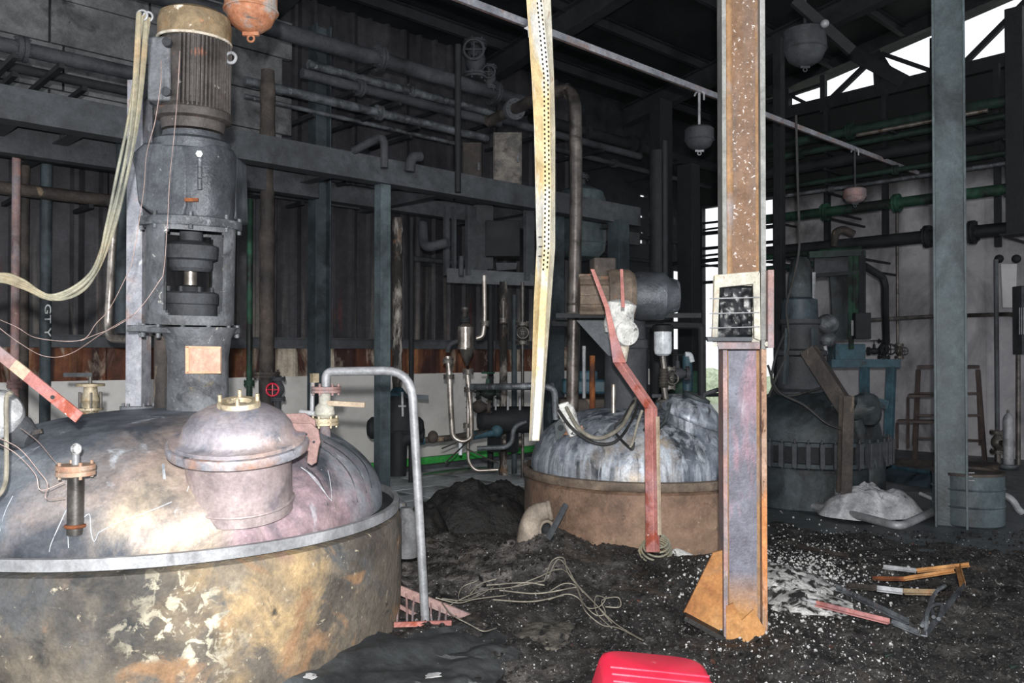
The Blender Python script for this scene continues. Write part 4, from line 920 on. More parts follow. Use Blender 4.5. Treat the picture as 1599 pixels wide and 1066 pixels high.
t.part('lug_hole', MB().cyl(at(875.5, 668, 5.945), at(875.5, 668, 5.95), .022, n=14), 'soot_dark')
g = Thing('agitator_drive', 'black agitator pedestal on the middle reactor carrying a finned motor lying on its side', 'motor', at(977, 650, 6.5))
g.part('pedestal', MB().lathe(at(977, 655, 6.5), UP, [(.2, 0), (.2, .03), (.165, .04), (.16, .55), (.17, .56), (.17, .62), (.155, .63), (.155, .80)], 36), 'soot')
g.part('seal_housing', MB().lathe(at(975, 668, 6.45), UP, [(0, 0), (.25, 0), (.25, .04), (.2, .05), (.2, .09)], 32), 'sooty_vessel')
g.part('seal_pipe', MB().cyl(at(958, 660, 6.2), at(958, 600, 6.2), .018), 'stainless')
g.part('drive_plate', MB().prism([at(x, 496, z) for x, z in ((868, 6.2), (1095, 6.2), (1095, 6.9), (868, 6.9))], UP*.035), 'soot_dark')
g.part('gusset_plate', MB().prism([at(x, y, 6.3) for x, y in ((900, 500), (975, 500), (975, 560), (950, 555))], FWD*.02), 'grey_dark_paint')
mx0, mx1 = at(904, 462, 6.25), at(948, 462, 6.25); axh = RIGHT
b = MB().cyl(mx0, mx1, .14, n=28)
for k in range(12):
    an = k*math.pi/6; d = UP*math.cos(an) + FWD*math.sin(an); b.bar(mx0 + d*.15, mx1 + d*.15, .008, .03, d)
g.part('motor_body', b, 'motor_brown')
g.part('motor_casing', MB().lathe(mx1, axh, [(0, 0), (.19, 0), (.2, .03), (.2, .16), (.17, .2), (0, .2)], 32), 'motor_brown')
g.part('gearbox', MB().lathe(mx1 + axh*.2, axh, [(0, 0), (.17, 0), (.185, .04), (.18, .22), (.14, .26), (.12, .33), (0, .35)], 32), 'gear_soot')
g.part('terminal_box', MB().box(at(941, 422, 6.3), (.17, .14, .18), Matrix.Rotation(-YAW+.2, 3, 'Z')), 'soot_brown', bevel=.012)
g.part('gearbox_leg', MB().tube([at(1018, 440, 6.2), at(1024, 462, 6.2), at(1018, 490, 6.2)], .018), 'soot_steel')
g.part('ash_casing', MB().lathe(at(967, 500, 6.05), UP + RIGHT*.15, [(0, -.10), (.09, -.10), (.11, -.04), (.10, .06), (.11, .12), (.05, .15), (0, .15)], 20), 'white_ash_coat', label='ash-white gearbox casing')
g.part('ash_casing', MB().lathe(at(975, 520, 6.0), -FWD + RIGHT*.4, [(0, -.08), (.09, -.08), (.1, -.02), (.09, .05), (.04, .07), (0, .07)], 20), 'white_ash_coat', label='round ash-white end cap')
g.part('ash_casing', MB().lathe(at(970, 552, 6.05), UP, [(0, -.06), (.04, -.06), (.06, .05), (.05, .12), (0, .12)], 16), 'cowl_edge')
# white ash-coated valve body tilted on the left nozzle
w0, w1 = at(899, 678, 5.95), at(881, 634, 5.95); wa = (w1 - w0).normalized(); wl_ = (w1 - w0).length
t = Thing('ash_coated_valve', 'tilted ash-white valve housing on the left nozzle of the middle reactor', 'valve', w0)
t.part('housing', MB().lathe(w0, wa, [(0, 0), (.045, 0), (.05, .02), (.055, wl_*.55), (.06, wl_*.6), (.062, wl_*.9), (.05, wl_), (0, wl_)], 20), 'white_ash_coat')
t.part('cap', MB().box(w1 + wa*.01, (.075, .075, .03), Euler((0, -.3, -YAW)).to_matrix()), 'white_ash_coat', bevel=.006)
t.part('bent_pipe', MB().tube([at(800, 603, 6.0), at(850, 602, 6.0), at(866, 608, 6.0), at(868, 655, 6.0)], .024, 12, fil=.07), 'soot_steel')
# filter bowl above the reactor
c = at(1035, 556, 6.8)
t = Thing('filter_bowl', 'frosted pale bowl under a dark clamp beside the middle reactor drive', 'filter', c)
t.part('bowl', MB().lathe(c, UP, [(0, 0), (.04, .002), (.065, .02), (.072, .05), (.072, .2), (0, .2)], 28), 'frosted')
t.part('clamp', MB().lathe(c + UP*.2, UP, [(0, 0), (.085, 0), (.085, .05), (.06, .06), (0, .06)], 24), 'soot_dark')
t.part('outlet', MB().tube([c, at(1037, 575, 6.8), at(1036, 600, 6.8), at(1040, 625, 6.8)], .025, 10), 'steel_dark')
t.part('bellows', MB().lathe(at(1036, 605, 6.8), UP, [(.03 + (.012 if k % 2 else 0), .012*k) for k in range(14)], 18), 'steel_dark')
# hoses draped on the middle dome
H_ = [([(884, 636, 5.9), (905, 670, 5.75), (935, 684, 5.7), (968, 668, 5.8), (985, 640, 6.0), (992, 622, 6.2)], .014, 'wire_grey', 'ash-grey hose sagging across the middle dome'),
      ([(872, 640, 5.9), (893, 668, 5.75), (925, 690, 5.68), (960, 690, 5.72), (985, 660, 5.95), (996, 632, 6.2)], .011, 'wire_dark', 'thin black hose sagging beneath the ash-grey hose'),
      ([(990, 625, 6.1), (975, 650, 5.95), (960, 672, 5.9), (985, 700, 5.6), (990, 690, 5.6)], .01, 'wire_dark', 'thin black hose behind the bent red post'),
      ([(1003, 640, 5.6), (996, 660, 5.6), (988, 690, 5.55), (984, 698, 5.55)], .009, 'wire_grey', 'frayed pale cord hanging left of the bent red post')]
for P, r, m, lb in H_: solo('hose', MB().tube(spline([at(*q) for q in P], 8), r, 8), m, lb, 'hose')

# ------------------------------------------------------------ third reactor (right, teal, in the dark)
R3 = cw(3.02, 8.5)
t = Thing('reactor_vessel', 'dim teal reactor with a ring of clamps, right of the foreground pillar', 'vessel', R3)
t.part('shell', MB().lathe(R3, UP, [(.7, 0), (.72, .02), (.72, .40), (.70, .42)], 64), 'sooty_vessel')
t.part('flange_ring', MB().lathe(R3, UP, [(.7, .42), (.76, .42), (.76, .46), (.7, .46)], 64), 'teal_sooty')
t.part('flange_ring', MB().lathe(R3, UP, [(.7, .62), (.75, .62), (.75, .655), (.7, .66)], 64), 'teal_sooty')
t.part('flange_band', MB().lathe(R3, UP, [(.69, .46), (.7, .62)], 64), 'soot_dark')
t.part('dome', MB().lathe(R3, UP, dome_prof(.69, .46, .68), 64), 'sooty_vessel', ang=60)
cm = MB(); cm.box((0, 0, 0), (.045, .075, .23)); cm.cyl((0, 0, -.13), (0, 0, .15), .012, n=6); c0 = None
for k in range(40):
    an = 2*math.pi*k/40
    if c0 is None: c0 = mkobj('clamp', cm, 'soot', (0, 0, 0), t.e, bevel=.006); o = c0
    else: o = c0.copy(); C.objects.link(o)
    o.location = (math.cos(an)*.765, math.sin(an)*.765, .54); o.rotation_euler = (0, 0, an + math.pi/2)
g = Thing('agitator_drive', 'sooty agitator drive with a dark blue motor housing on the dim teal reactor', 'motor', at(1250, 600, 8.5))
g.part('pedestal', MB().lathe(at(1250, 615, 8.5), UP, [(.3, 0), (.3, .03), (.24, .06), (.23, .38), (.26, .40), (.26, .44), (.19, .46), (.18, .70), (.2, .72), (.2, .76)], 32), 'soot')
g.part('motor_body', MB().lathe(at(1249, 505, 8.5), UP, [(0, 0), (.17, 0), (.18, .05), (.17, .24), (.12, .27), (0, .27)], 28), 'lid_blue')
g.part('motor_cap', MB().lathe(at(1250, 466, 8.5), UP, [(.13, 0), (.12, .2), (.1, .36), (.06, .42), (0, .43)], 24), 'sooty_vessel')
g.part('frame_bar', MB().bar(at(1271, 520, 8.4), at(1271, 425, 8.4), .02, .03), 'galvanised')
for s in (-1, 1): g.part('pedestal_rib', MB().bar(at(1250 + s*24, 600, 8.3), at(1250 + s*20, 512, 8.3), .03, .05), 'teal_sooty')
t = Thing('burnt_pump', 'pinkish-grey burnt pump head right of the third drive, above the blue frame', 'pump', at(1290, 545, 8.9))
t.part('body', MB().ball(at(1292, 506, 8.9), .12, .12, .11), 'soot_steel'); t.part('body', MB().ball(at(1293, 530, 8.9), .10, .10, .08), 'soot_steel')
t.part('outlet', MB().cyl(at(1288, 540, 8.8), at(1290, 552, 8.8), .02), 'galvanised')
b = MB(); b.bar(at(1262, 545, 7.9), at(1323, 640, 7.7), .16, .14); solo('fallen_channel', b, 'soot_brown', 'dark channel leaning diagonally across the third reactor', 'beam', bevel=.006)
b = MB(); b.ibeam(at(1318, 770, 7.6), at(1322, 618, 7.6), .10, .11, .012, FWD); solo('short_post', b, 'soot_brown', 'brown upright post in front of the teal reactor, meeting the leaning channel', 'post')
t = Thing('outlet_branch', 'burnt teal branch casting right of the leaning channel', 'valve', at(1355, 760, 8.0))
b = MB().lathe(at(1358, 770, 8.0), UP, [(.15, 0), (.14, .2), (.15, .3), (.11, .42), (.08, .5)], 20); t.part('lower_body', b, 'sooty_vessel')
b = MB().ball(at(1348, 640, 8.0), .18, .16, .16, 18, 12)
for i, v in enumerate(b.v): b.v[i] = v + V((noise.noise(v*8), noise.noise(v*8 + V((5, 0, 0))), noise.noise(v*8 + V((0, 7, 0)))))*.05
t.part('head', b, 'sooty_vessel'); t.part('elbow', MB().tube([at(1335, 655, 7.9), at(1345, 690, 7.9), at(1355, 700, 7.9)], .07, 12), 'sooty_vessel')
for P, lb in (([(1243, 180, 8.0), (1246, 300, 8.0), (1248, 385, 8.0), (1238, 440, 8.0), (1228, 480, 8.0), (1232, 540, 8.0), (1212, 590, 8.0), (1200, 620, 8.0)], 'burnt cable dangling from the roof rail down past the third drive'),
              ([(1199, 570, 7.9), (1215, 610, 7.8), (1255, 632, 7.7), (1290, 660, 7.6), (1316, 670, 7.6)], 'black cable sagging in front of the teal reactor'),
              ([(1225, 520, 8.1), (1210, 560, 8.0), (1206, 600, 8.0), (1230, 618, 7.9), (1300, 600, 7.9)], 'black cable looping behind the pillar towards the leaning channel')):
    solo('cable', MB().tube(spline([at(*q) for q in P], 7), .012, 7), 'wire_dark', lb, 'cable')
# ------------------------------------------------------------ hanging perforated strip
def strip_holes():
    zz = 3.9
    t = Thing('hanging_tray', 'long yellowed perforated metal strip hanging bent from the roof, centre', 'cable tray', at(833, 690, zz))
    # centre lines (left edge, fold, right edge) along the height
    K = [(-40, 820, 838, 858), (0, 822, 840, 860), (120, 830, 851, 865), (200, 834, 852, 867), (300, 836, 853, 867), (385, 838, 852, 867), (480, 833, 846, 860), (560, 831, 842, 854), (640, 828, 838, 848), (688, 826, 835, 842)]
    def interp(y):
        for a, b in zip(K, K[1:]):
            if a[0] <= y <= b[0]:
                q = (y - a[0])/(b[0] - a[0]); return [a[k]*(1-q) + b[k]*q for k in (1, 2, 3)]
    # left flange, solid, turned towards us ; web perforated ; right flange
    ys = [-40 + i*7.0 for i in range(105)]
    lf, web, rf = MB(), MB(), MB(); 
    for mb, f0, f1, d0, d1 in ((lf, lambda k: k[0], lambda k: k[1] - 4, -.05, .0), (rf, lambda k: k[1] + 7, lambda k: k[2], 0, -.05)):
        for y in ys:
            y = min(y, 688); k = interp(y)
            for dz in (0, .004): mb.v += [at(f0(k), y, zz + d0 + dz), at(f1(k), y, zz + d1 + dz)]
        for i in range(len(ys) - 1):
            a = i*4; mb.f += [(a, a+1, a+5, a+4), (a+2, a+6, a+7, a+3), (a, a+4, a+6, a+2), (a+1, a+3, a+7, a+5)]
    t.part('side_flange', lf, 'tray_yellow', label='yellowed left flange'); t.part('side_flange', rf, 'cream_steel', label='pale grey right flange')
    ny = 200; cols_ = 9
    for j in range(ny + 1):
        y = -40 + 728*j/ny; k = interp(min(y, 688))
        for i in range(cols_ + 1): web.v.append(at(k[1] - 4 + 11*i/cols_, y, zz + .002))
    for j in range(ny):
        for i in range(cols_):
            y = -40 + 728*j/ny
            if y < 420 and ((i in (1, 2) and j % 2 == 0) or (i in (6, 7) and j % 2 == 1)): continue
            a = j*(cols_+1) + i; web.f.append((a, a+1, a+cols_+2, a+cols_+1))
    o = t.part('perforated_web', web, 'tray_yellow'); q = o.modifiers.new('t', 'SOLIDIFY'); q.thickness = .003
    for y in (370, 385, 400):
        k = interp(y); t.part('slot', MB().box(at(k[0] + 6, y, zz - .045), (.016, .004, .006), Matrix.Rotation(-YAW, 3, 'Z')), 'soot_dark')
    b = MB().prism([at(818, 44, zz + .02), at(829, 38, zz + .02), at(829, 58, zz + .02), at(825, 58, zz + .02), at(824, 47, zz+.02)], FWD*.004); t.part('hook_tab', b, 'galvanised')
strip_holes()

# ------------------------------------------------------------ bent red post
mat('red_primer', [(.3, '8f524c'), (.5, 'b06c64'), (.7, 'be8078')], 3, [('a04530', 4, .56, .62), ('d9cfc6', 26, .68, .72), ('5a3836', 5, .64, .74), ('93707a', 2, .5, .7)], rough=(.55, .85), bump=.25, bscale=60)
t = Thing('bent_post', 'bent pinkish-red steel post forked at the top, in front of the middle reactor', 'post', at(1020, 835, 5.0))
def mitred(pts, d=.075):
    if d > .06:      # set cornerwise: two faces of the square tube show
        mb = MB()
        for (l, r_, y, z) in pts: mb.v += [at(l, y, z + .05), at(l*.42 + r_*.58, y, z), at(r_, y, z + .035), at(l*.5 + r_*.5, y, z + .09)]
        for i in range(len(pts) - 1):
            a = i*4
            for k in range(4): mb.f.append((a + k, a + (k+1) % 4, a + 4 + (k+1) % 4, a + 4 + k))
        n = (len(pts) - 1)*4; mb.f += [(3, 2, 1, 0), (n, n+1, n+2, n+3)]
        return mb
    # hollow-section post: screen-wide outline (left, right) per joint, real thickness d
    mb = MB()
    for (l, r_, y, z) in pts: mb.v += [at(l, y, z), at(r_, y, z), at(r_, y, z + d), at(l, y, z + d)]
    for i in range(len(pts) - 1):
        a = i*4
        for k in range(4): mb.f.append((a + k, a + (k+1) % 4, a + 4 + (k+1) % 4, a + 4 + k))
    n = (len(pts) - 1)*4; mb.f += [(3, 2, 1, 0), (n, n+1, n+2, n+3)]
    return mb
t.part('lower_shaft', mitred([(1008, 1031, 862, 5.0), (1006, 1027, 637, 5.0)]), 'red_primer', bevel=.004)
t.part('bent_shaft', mitred([(1006, 1027, 637, 5.0), (957, 978, 566, 5.1)]), 'red_primer', bevel=.004)
t.part('upper_shaft', mitred([(957, 978, 566, 5.1), (951, 962, 520, 5.12), (944, 952, 480, 5.15)], .04), 'red_primer', bevel=.003)
t.part('fork_arm', mitred([(944, 952, 480, 5.15), (931, 938, 445, 5.18), (922, 928, 420, 5.2)], .03), 'red_primer', bevel=.002)
t.part('fork_arm', mitred([(970, 976, 480, 5.25), (968, 973, 420, 5.3)], .03), 'red_primer', bevel=.002)
t.part('edge_strip', MB().bar(at(1030, 835, 4.99), at(1027, 650, 4.99), .012, .02), 'cream_band')

# ------------------------------------------------------------ pendants
def pendant(px, py, z, r, h, m, label, rod=None, eye=True, rim='soot'):
    c = at(px, py, z); t = Thing('pendant_lamp', label, 'lamp', c - UP*h/2, None)
    t.part('housing', MB().lathe(c + UP*h/2, -UP, [(0, -.01), (r*.85, 0), (r, .02), (r, h*.55), (r*.78, h*.82), (r*.45, h*.95), (0, h)], 32), m)
    t.part('guard_ring', MB().torus(c - UP*h*.05, UP, r*1.0, .008, 32), m)
    e = c - UP*(h*.5 + .03); t.part('hook_eye', MB().torus(e, -FWD, .018, .006, 16), rim)
    t.part('wing_nut', MB().box(c - UP*(h*.5 + .005), (.09, .02, .02), Matrix.Rotation(-YAW, 3, 'Z')), rim)
    if rod: 
        q = c + UP*rod; t.part('rod', MB().cyl(c + UP*h/2, q, .014), rim)
        t.part('clamp', MB().tube([q + RIGHT*.05 - UP*.09, q + RIGHT*.05, q - RIGHT*.03 + UP*.0, q - RIGHT*.05 - UP*.05], .01, 8, fil=.03), 'galvanised')
    return t
c = at(392, 20, 4.6); pendant(392, 14, 4.6, .142, .27, 'lamp_rust', 'orange-rusted pendant lamp hanging at the top left', rod=.9, rim='lamp_rust')
pendant(1092, 217, 8.7, .15, .24, 'soot', 'dark grey pendant lamp hanging left of the foreground pillar', rod=.5, rim='galvanised')
pendant(1335, 306, 11.2, .145, .2, 'pink_primer', 'small dull red pendant lamp in front of the white wall', rod=.64)
t = pendant(1257, 75, 8.0, .2, .36, 'soot', 'large sooty pendant fitting beneath the roof, right of the pillar', rod=.7)
t = Thing('ceiling_bracket', 'pale round cap on a sooty arm under the roof, upper right', 'bracket', at(1288, 37, 7.8))
t.part('cap', MB().ball(at(1288, 37, 7.8), .04), 'galvanised'); t.part('arm', MB().bar(at(1240, 0, 7.9), at(1330, 80, 7.9), .05, .1), 'soot_dark')

# ------------------------------------------------------------ cables at the left
def bundle(name, P, r, n, m, label, cat='cable', spread=.012, part='strand'):
    P = [at(*q) for q in P]; t = Thing(name, label, cat, lowest(MB().add(P, [])))
    for k in range(n):
        rr = random.Random(k*7 + len(P)); ph = rr.uniform(0, 6)
        Q = [q + V((math.cos(ph + i*.9), math.sin(ph + i*.9), math.sin(ph*2 + i*.7)))*spread for i, q in enumerate(P)]
        t.part(part, MB().tube(spline(Q, 9), r, 7), m)
    return t
bundle('cable_bundle', [(219, 24, 3.6), (213, 90, 3.6), (203, 190, 3.6), (188, 270, 3.6), (170, 350, 3.6), (145, 425, 3.55), (85, 462, 3.5), (35, 440, 3.45), (0, 432, 3.4), (-60, 440, 3.3)], .0065, 5, 'wire_ash', 'thick stripped cable bundle sweeping from the top down to the left edge', spread=.011)
bundle('cable_bundle', [(230, 27, 3.65), (224, 90, 3.65), (211, 190, 3.65), (196, 270, 3.65), (173, 365, 3.65), (140, 440, 3.6), (90, 464, 3.5), (40, 446, 3.45), (0, 437, 3.4), (-60, 446, 3.3)], .0065, 5, 'wire_ash', 'second stripped cable bundle hanging just right of the first', spread=.01)
solo('cable_hook', MB().torus(at(222, 24, 3.62), -FWD, .022, .005).torus(at(231, 26, 3.66), -FWD, .02, .005), 'galvanised', 'small double hook from which the stripped cables hang', 'hook')
W = [([(252, 95, 3.7), (251, 130, 3.7), (242, 190, 3.7), (229, 240, 3.7), (224, 300, 3.7), (208, 400, 3.7), (200, 425, 3.7), (172, 480, 3.7), (150, 505, 3.7), (126, 531, 3.7), (60, 528, 3.6), (25, 510, 3.6), (-10, 495, 3.6)], 'thin pinkish wire looping from the motor left side to the left edge'),
     ([(281, 80, 3.8), (277, 150, 3.8), (272, 210, 3.8), (265, 280, 3.8), (262, 340, 3.8), (256, 420, 3.8), (248, 440, 3.8), (215, 485, 3.75), (180, 510, 3.7), (150, 522, 3.7), (126, 532, 3.7)], 'thin pinkish wire hanging down the front of the agitator drive'),
     ([(-10, 505, 3.4), (30, 535, 3.4), (70, 556, 3.4), (110, 552, 3.4), (160, 520, 3.6), (210, 490, 3.7)], 'thin pale wire drooping across the left background'),
     ([(-10, 680, 3.2), (30, 700, 3.2), (60, 735, 3.2), (74, 755, 3.2), (72, 778, 3.2), (100, 776, 3.2)], 'bare copper wire lying over the near dome at far left'),
     ([(-10, 688, 3.2), (25, 708, 3.2), (55, 740, 3.2), (64, 765, 3.2), (100, 752, 3.25)], 'second thin wire running beside the copper wire at far left'),
     ([(32, 668, 3.5), (60, 690, 3.4), (90, 725, 3.3), (108, 735, 3.3)], 'thin dark wire from the pale lamp to the small front nozzle')]
for P, lb in W: solo('wire', MB().tube(spline([at(*q) for q in P], 8), .0016, 5), 'wire_copper', lb, 'wire')
solo('hose', MB().tube(spline([at(*q) for q in ((18, 612, 3.3), (10, 622, 3.3), (10, 680, 3.3), (10, 740, 3.25), (4, 765, 3.2), (-10, 780, 3.2))], 8), .009, 8), 'wire_grey', 'grey burnt hose hanging beside the pale lamp at far left', 'hose')
# flat pink bar and the fallen lamp at the far left
b0, b1 = at(-30, 528, 3.2), at(124, 652, 3.2)
t = Thing('flat_bar', 'slanting flat bar, pink with one cream band, at the left edge', 'bar', b1)
sg = lambda u, v: MB().bar(b0.lerp(b1, u), b0.lerp(b1, v), .008, .045, FWD.cross(b1-b0))
for u, v, m in ((0, .33, 'pink_primer'), (.33, .47, 'cream_band'), (.47, 1, 'red_primer')): t.part('segment', sg(u, v), m, label=None if m != 'cream_band' else 'cream band')
for o_ in t.e.children:
    pass
t.part('bolt_hole', MB().cyl(at(82, 620, 3.19), at(82, 620, 3.197), .008, n=12), 'soot_dark')
t = Thing('fallen_lamp', 'silvery round lamp housing with burnt reflector at the left edge', 'lamp', at(8, 690, 3.7))
lx = (RIGHT*.8 - FWD*.35 + UP*.3).normalized()
t.part('reflector', MB().lathe(at(-12, 650, 3.7), lx, [(.02, -.02), (.11, 0), (.115, .03), (.10, .08), (.06, .12), (0, .13)], 28), 'aluminium')
t.part('collar', MB().lathe(at(5, 668, 3.75), (RIGHT - UP*.4).normalized(), [(.06, -.05), (.09, .0), (.085, .08), (.05, .14), (0, .15)], 24), 'soot')
t.part('bracket', MB().bar(at(-10, 690, 3.7), at(66, 672, 3.75), .03, .02), 'soot_brown')

# ------------------------------------------------------------ background by the left wall
def wallbox(x0, y0, x1, y1, z, dep, m, name, label, cat, lip='soot_steel', door=True):
    t = Thing(name, label, cat, at((x0+x1)/2, y1, z)); a, b_ = at(x0, y1, z), at(x1, y1, z); h = at(x0, y0, z).z - a.z
    w = (b_ - a).length; c = (a + b_)/2 + FWD*dep/2 + UP*h/2; M3 = Matrix.Rotation(-YAW, 3, 'Z')
    t.part('body', MB().box(c, (w, dep, h), M3), m, bevel=.006)
    if door:
        t.part('door', MB().box(c - FWD*(dep/2 + .008), (w*.9, .016, h*.92), M3), m, bevel=.004)
        t.part('handle', MB().box(c - FWD*(dep/2 + .03) + RIGHT*w*.36, (.025, .03, .1), M3), lip)
    return t
wallbox(770, 206, 815, 290, 10.6, .3, 'steel_dark', 'junction_box', 'sooty steel-faced box above the long beam, left of the hanging strip', 'box')
wallbox(722, 222, 752, 300, 10.6, .25, 'soot_brown', 'junction_box', 'brown sooty box above the long beam, left of the pale scorched box', 'box')
t = wallbox(758, 344, 812, 400, 10.5, .3, 'soot_dark', 'cabinet', 'dark open cabinet hanging on the wall frame under the long beam', 'cabinet', door=False)
t.part('shelf', MB().prism([at(774, 410, 10.3), at(808, 410, 10.3), at(806, 420, 10.3), at(776, 422, 10.3)], FWD*.2), 'soot')
t = Thing('box_frame', 'dark angle frame carrying the wall boxes, above the cone-bottomed separator', 'frame', at(770, 440, 9.0))
for a, c_, d, e, w in ((697, 322, 697, 430, .05), (709, 322, 709, 425, .03), (735, 322, 735, 430, .12), (826, 326, 826, 438, .12), (698, 433, 834, 438, .12), (698, 422, 830, 430, .05), (716, 300, 835, 328, .06)):
    t.part('member', MB().bar(at(a, c_, 10.4), at(d, e, 10.4), .06, w*1.15), 'grey_dark_paint', bevel=.003)
t.part('back_panel', MB().prism([at(x, y, 10.6) for x, y in ((740, 320), (770, 320), (770, 425), (740, 425))], FWD*.03), 'soot')
t = Thing('duct_elbow', 'sooty pipe elbow left of the wall boxes', 'pipe', at(665, 395, 9.4)); t.part('run', MB().tube([at(660, 350, 9.6), at(662, 388, 9.4), at(700, 378, 9.3)], .055, 12, fil=.12), 'soot')
t = Thing('duct_elbow', 'small sooty elbow standing on the long beam near the square post', 'pipe', at(640, 262, 8.8)); t.part('run', MB().tube([at(640, 268, 8.8), at(642, 245, 8.8), at(656, 244, 8.9)], .055, 12, fil=.1), 'soot')
solo('handle_pipe', MB().tube([at(552, 236, 8.4), at(595, 213, 8.2), at(600, 222, 8.2), at(600, 262, 8.2)], .04, 10, fil=.06), 'soot', 'bent sooty pipe standing on the long beam above the square post', 'pipe')
# pale stub pipe by the dome (left of the drive)
solo('stub_pipe', MB().tube([at(178, 340, 6.6), at(168, 510, 6.6), at(172, 528, 6.55), at(200, 530, 6.4)], .032, 12, fil=.08), 'stainless', 'brownish bare pipe with a bend, left of the agitator drive', 'pipe')
riser(190, 205, 520, 7.4, .055, 'teal_sooty', 'dark blue-grey vertical duct behind the stripped cables', ())
solo('stub_pipe', MB().tube([at(206, 165, 5.3), at(225, 150, 5.3)], .03, 8), 'soot', 'short sooty stub leaning beside the motor', 'pipe')
# cone-bottomed separator with its U pipes
c = at(727, 545, 9.0)
t = Thing('separator', 'bronze-tinted steel separator with a cone bottom against the white dado', 'vessel', at(729, 575, 9.0))
t.part('cylinder', MB().lathe(at(727, 545, 9.0), UP, [(.085, 0), (.085, .24), (.03, .28), (0, .28)], 28), 'stainless')
t.part('cone', MB().lathe(at(729, 571, 9.0), UP, [(.012, 0), (.088, .195)], 28), 'steel_dark')
t.part('top_flange', MB().flange(at(726, 500, 9.0), UP, .06, .02, 6), 'soot_dark')
t.part('top_valve', MB().lathe(at(726, 496, 9.0), UP, [(.02, 0), (.035, .03), (.02, .06), (.04, .09), (.04, .11), (0, .11)], 16), 'steel_dark')
t.part('side_arm', MB().tube([at(716, 532, 9.0), at(701, 538, 9.0), at(699, 550, 9.0)], .028, 10, fil=.05), 'soot')
def up(label, pts, r, fl, m='stainless', z=8.95, fil=.12, name='pipe'):
    P = [at(x, y, z) for x, y in pts]; t = Thing(name, label, 'pipe', lowest(MB().add(P, [])))
    t.part('run', MB().tube(P, r, 12, fil=fil), m)
    for x, y in fl: t.part('flange', MB().flange(at(x, y, z), UP, r*2.0, .02, 6), 'steel_dark')
    return t
up('shiny U-shaped pipe hanging below the separator, nearer the floor', [(699, 556), (702, 585), (704, 640), (707, 683), (722, 690), (736, 685), (735, 640), (730, 585)], .03, [(700, 563), (701, 588), (731, 580), (733, 608)])
up('thin pale drain pipe bending along the floor under the U pipe', [(731, 600), (731, 720), (742, 735), (778, 733)], .02, [(729, 664)])
up('short white tube hanging from the U pipe', [(719, 690), (719, 710)], .02, [], 'frosted')
up('brown pipe hooking up from the wall boxes beside the separator', [(756, 430), (757, 500), (754, 525), (744, 528)], .026, [(757, 505)], 'stainless')
up('thin pipe bent like a knee in the left of the pipe cluster', [(786, 470), (786, 500)], .022, [(786, 500)], 'steel_dark')
up('grey pipe rising from the black receiver and hooking down at right', [(745, 700), (790, 698), (800, 690), (802, 666), (822, 658)], .026, [], 'soot_steel')
# long horizontal header pipe
a, b_ = at(737, 604, 8.0), at(862, 603, 7.2)
solo('header_pipe', MB().tube([a, b_], .032, 12), 'soot_steel', 'grey horizontal header pipe passing behind the foot of the hanging strip', 'pipe')
# black receiver vessel
t = Thing('receiver', 'black horizontal receiver tank beside the foot of the hanging strip', 'tank', at(790, 690, 9.4))
t.part('shell', MB().lathe(at(752, 655, 9.4), RIGHT, [(0, -.06), (.09, -.05), (.14, 0), (.15, .04), (.15, .55), (.12, .62), (0, .64)], 28), 'soot_dark')
t.part('leg', MB().bar(at(773, 665, 9.4), at(771, 705, 9.4), .12, .1), 'soot_dark')
t.part('leg', MB().bar(at(800, 665, 9.4), at(800, 705, 9.4), .1, .1), 'soot_dark')
for x in (774, 793, 812): t.part('tie_bolt', MB().cyl(at(x, 618, 9.2), at(x, 640, 9.2), .012), 'galvanised')
valve(762, 612, 9.0, 1.1, RIGHT, 'green_paint', 'green_paint', 'small green valve under the header pipe')
valve(748, 635, 9.1, 1.1, RIGHT, 'soot_brown', 'soot_brown', 'brown valve with a round handle left of the black receiver')
# big black pump assembly behind the square post
t = Thing('pump', 'big black pump casing with blue valve behind the square grey post', 'pump', at(624, 742, 9.0))
t.part('casing', MB().lathe(at(580, 668, 9.0), RIGHT, [(0, -.05), (.08, -.04), (.12, 0), (.12, .12), (.1, .14), (.1, .42), (.12, .44), (.12, .52), (.08, .56), (0, .57)], 28), 'soot_dark')
t.part('upper_body', MB().lathe(at(624, 655, 9.0), UP, [(.2, -.1), (.19, .05), (.16, .2), (.12, .26), (0, .26)], 24), 'soot_dark')
t.part('drop_leg', MB().tube([at(622, 670, 9.0), at(620, 742, 9.0)], .10, 16), 'soot_dark')
t.part('side_branch', MB().tube([at(626, 690, 9.0), at(640, 678, 9.0), at(662, 680, 9.0)], .08, 14, fil=.12), 'soot_dark')
t.part('valve_body', MB().lathe(at(621, 640, 9.0), UP, [(.11, 0), (.09, .05), (.06, .1), (.08, .13), (.10, .17), (.05, .24), (0, .25)], 20), 'blue_paint')
t.part('lever', MB().bar(at(628, 618, 8.9), at(669, 620, 8.9), .02, .045), 'lid_blue')
t.part('t_bolt', MB().cyl(at(628, 612, 8.8), at(629, 650, 8.8), .014).cyl(at(622, 634, 8.8), at(634, 634, 8.8), .012), 'galvanised')
t.part('flange', MB().flange(at(621, 642, 9.0), UP, .16, .03, 8), 'soot_dark')
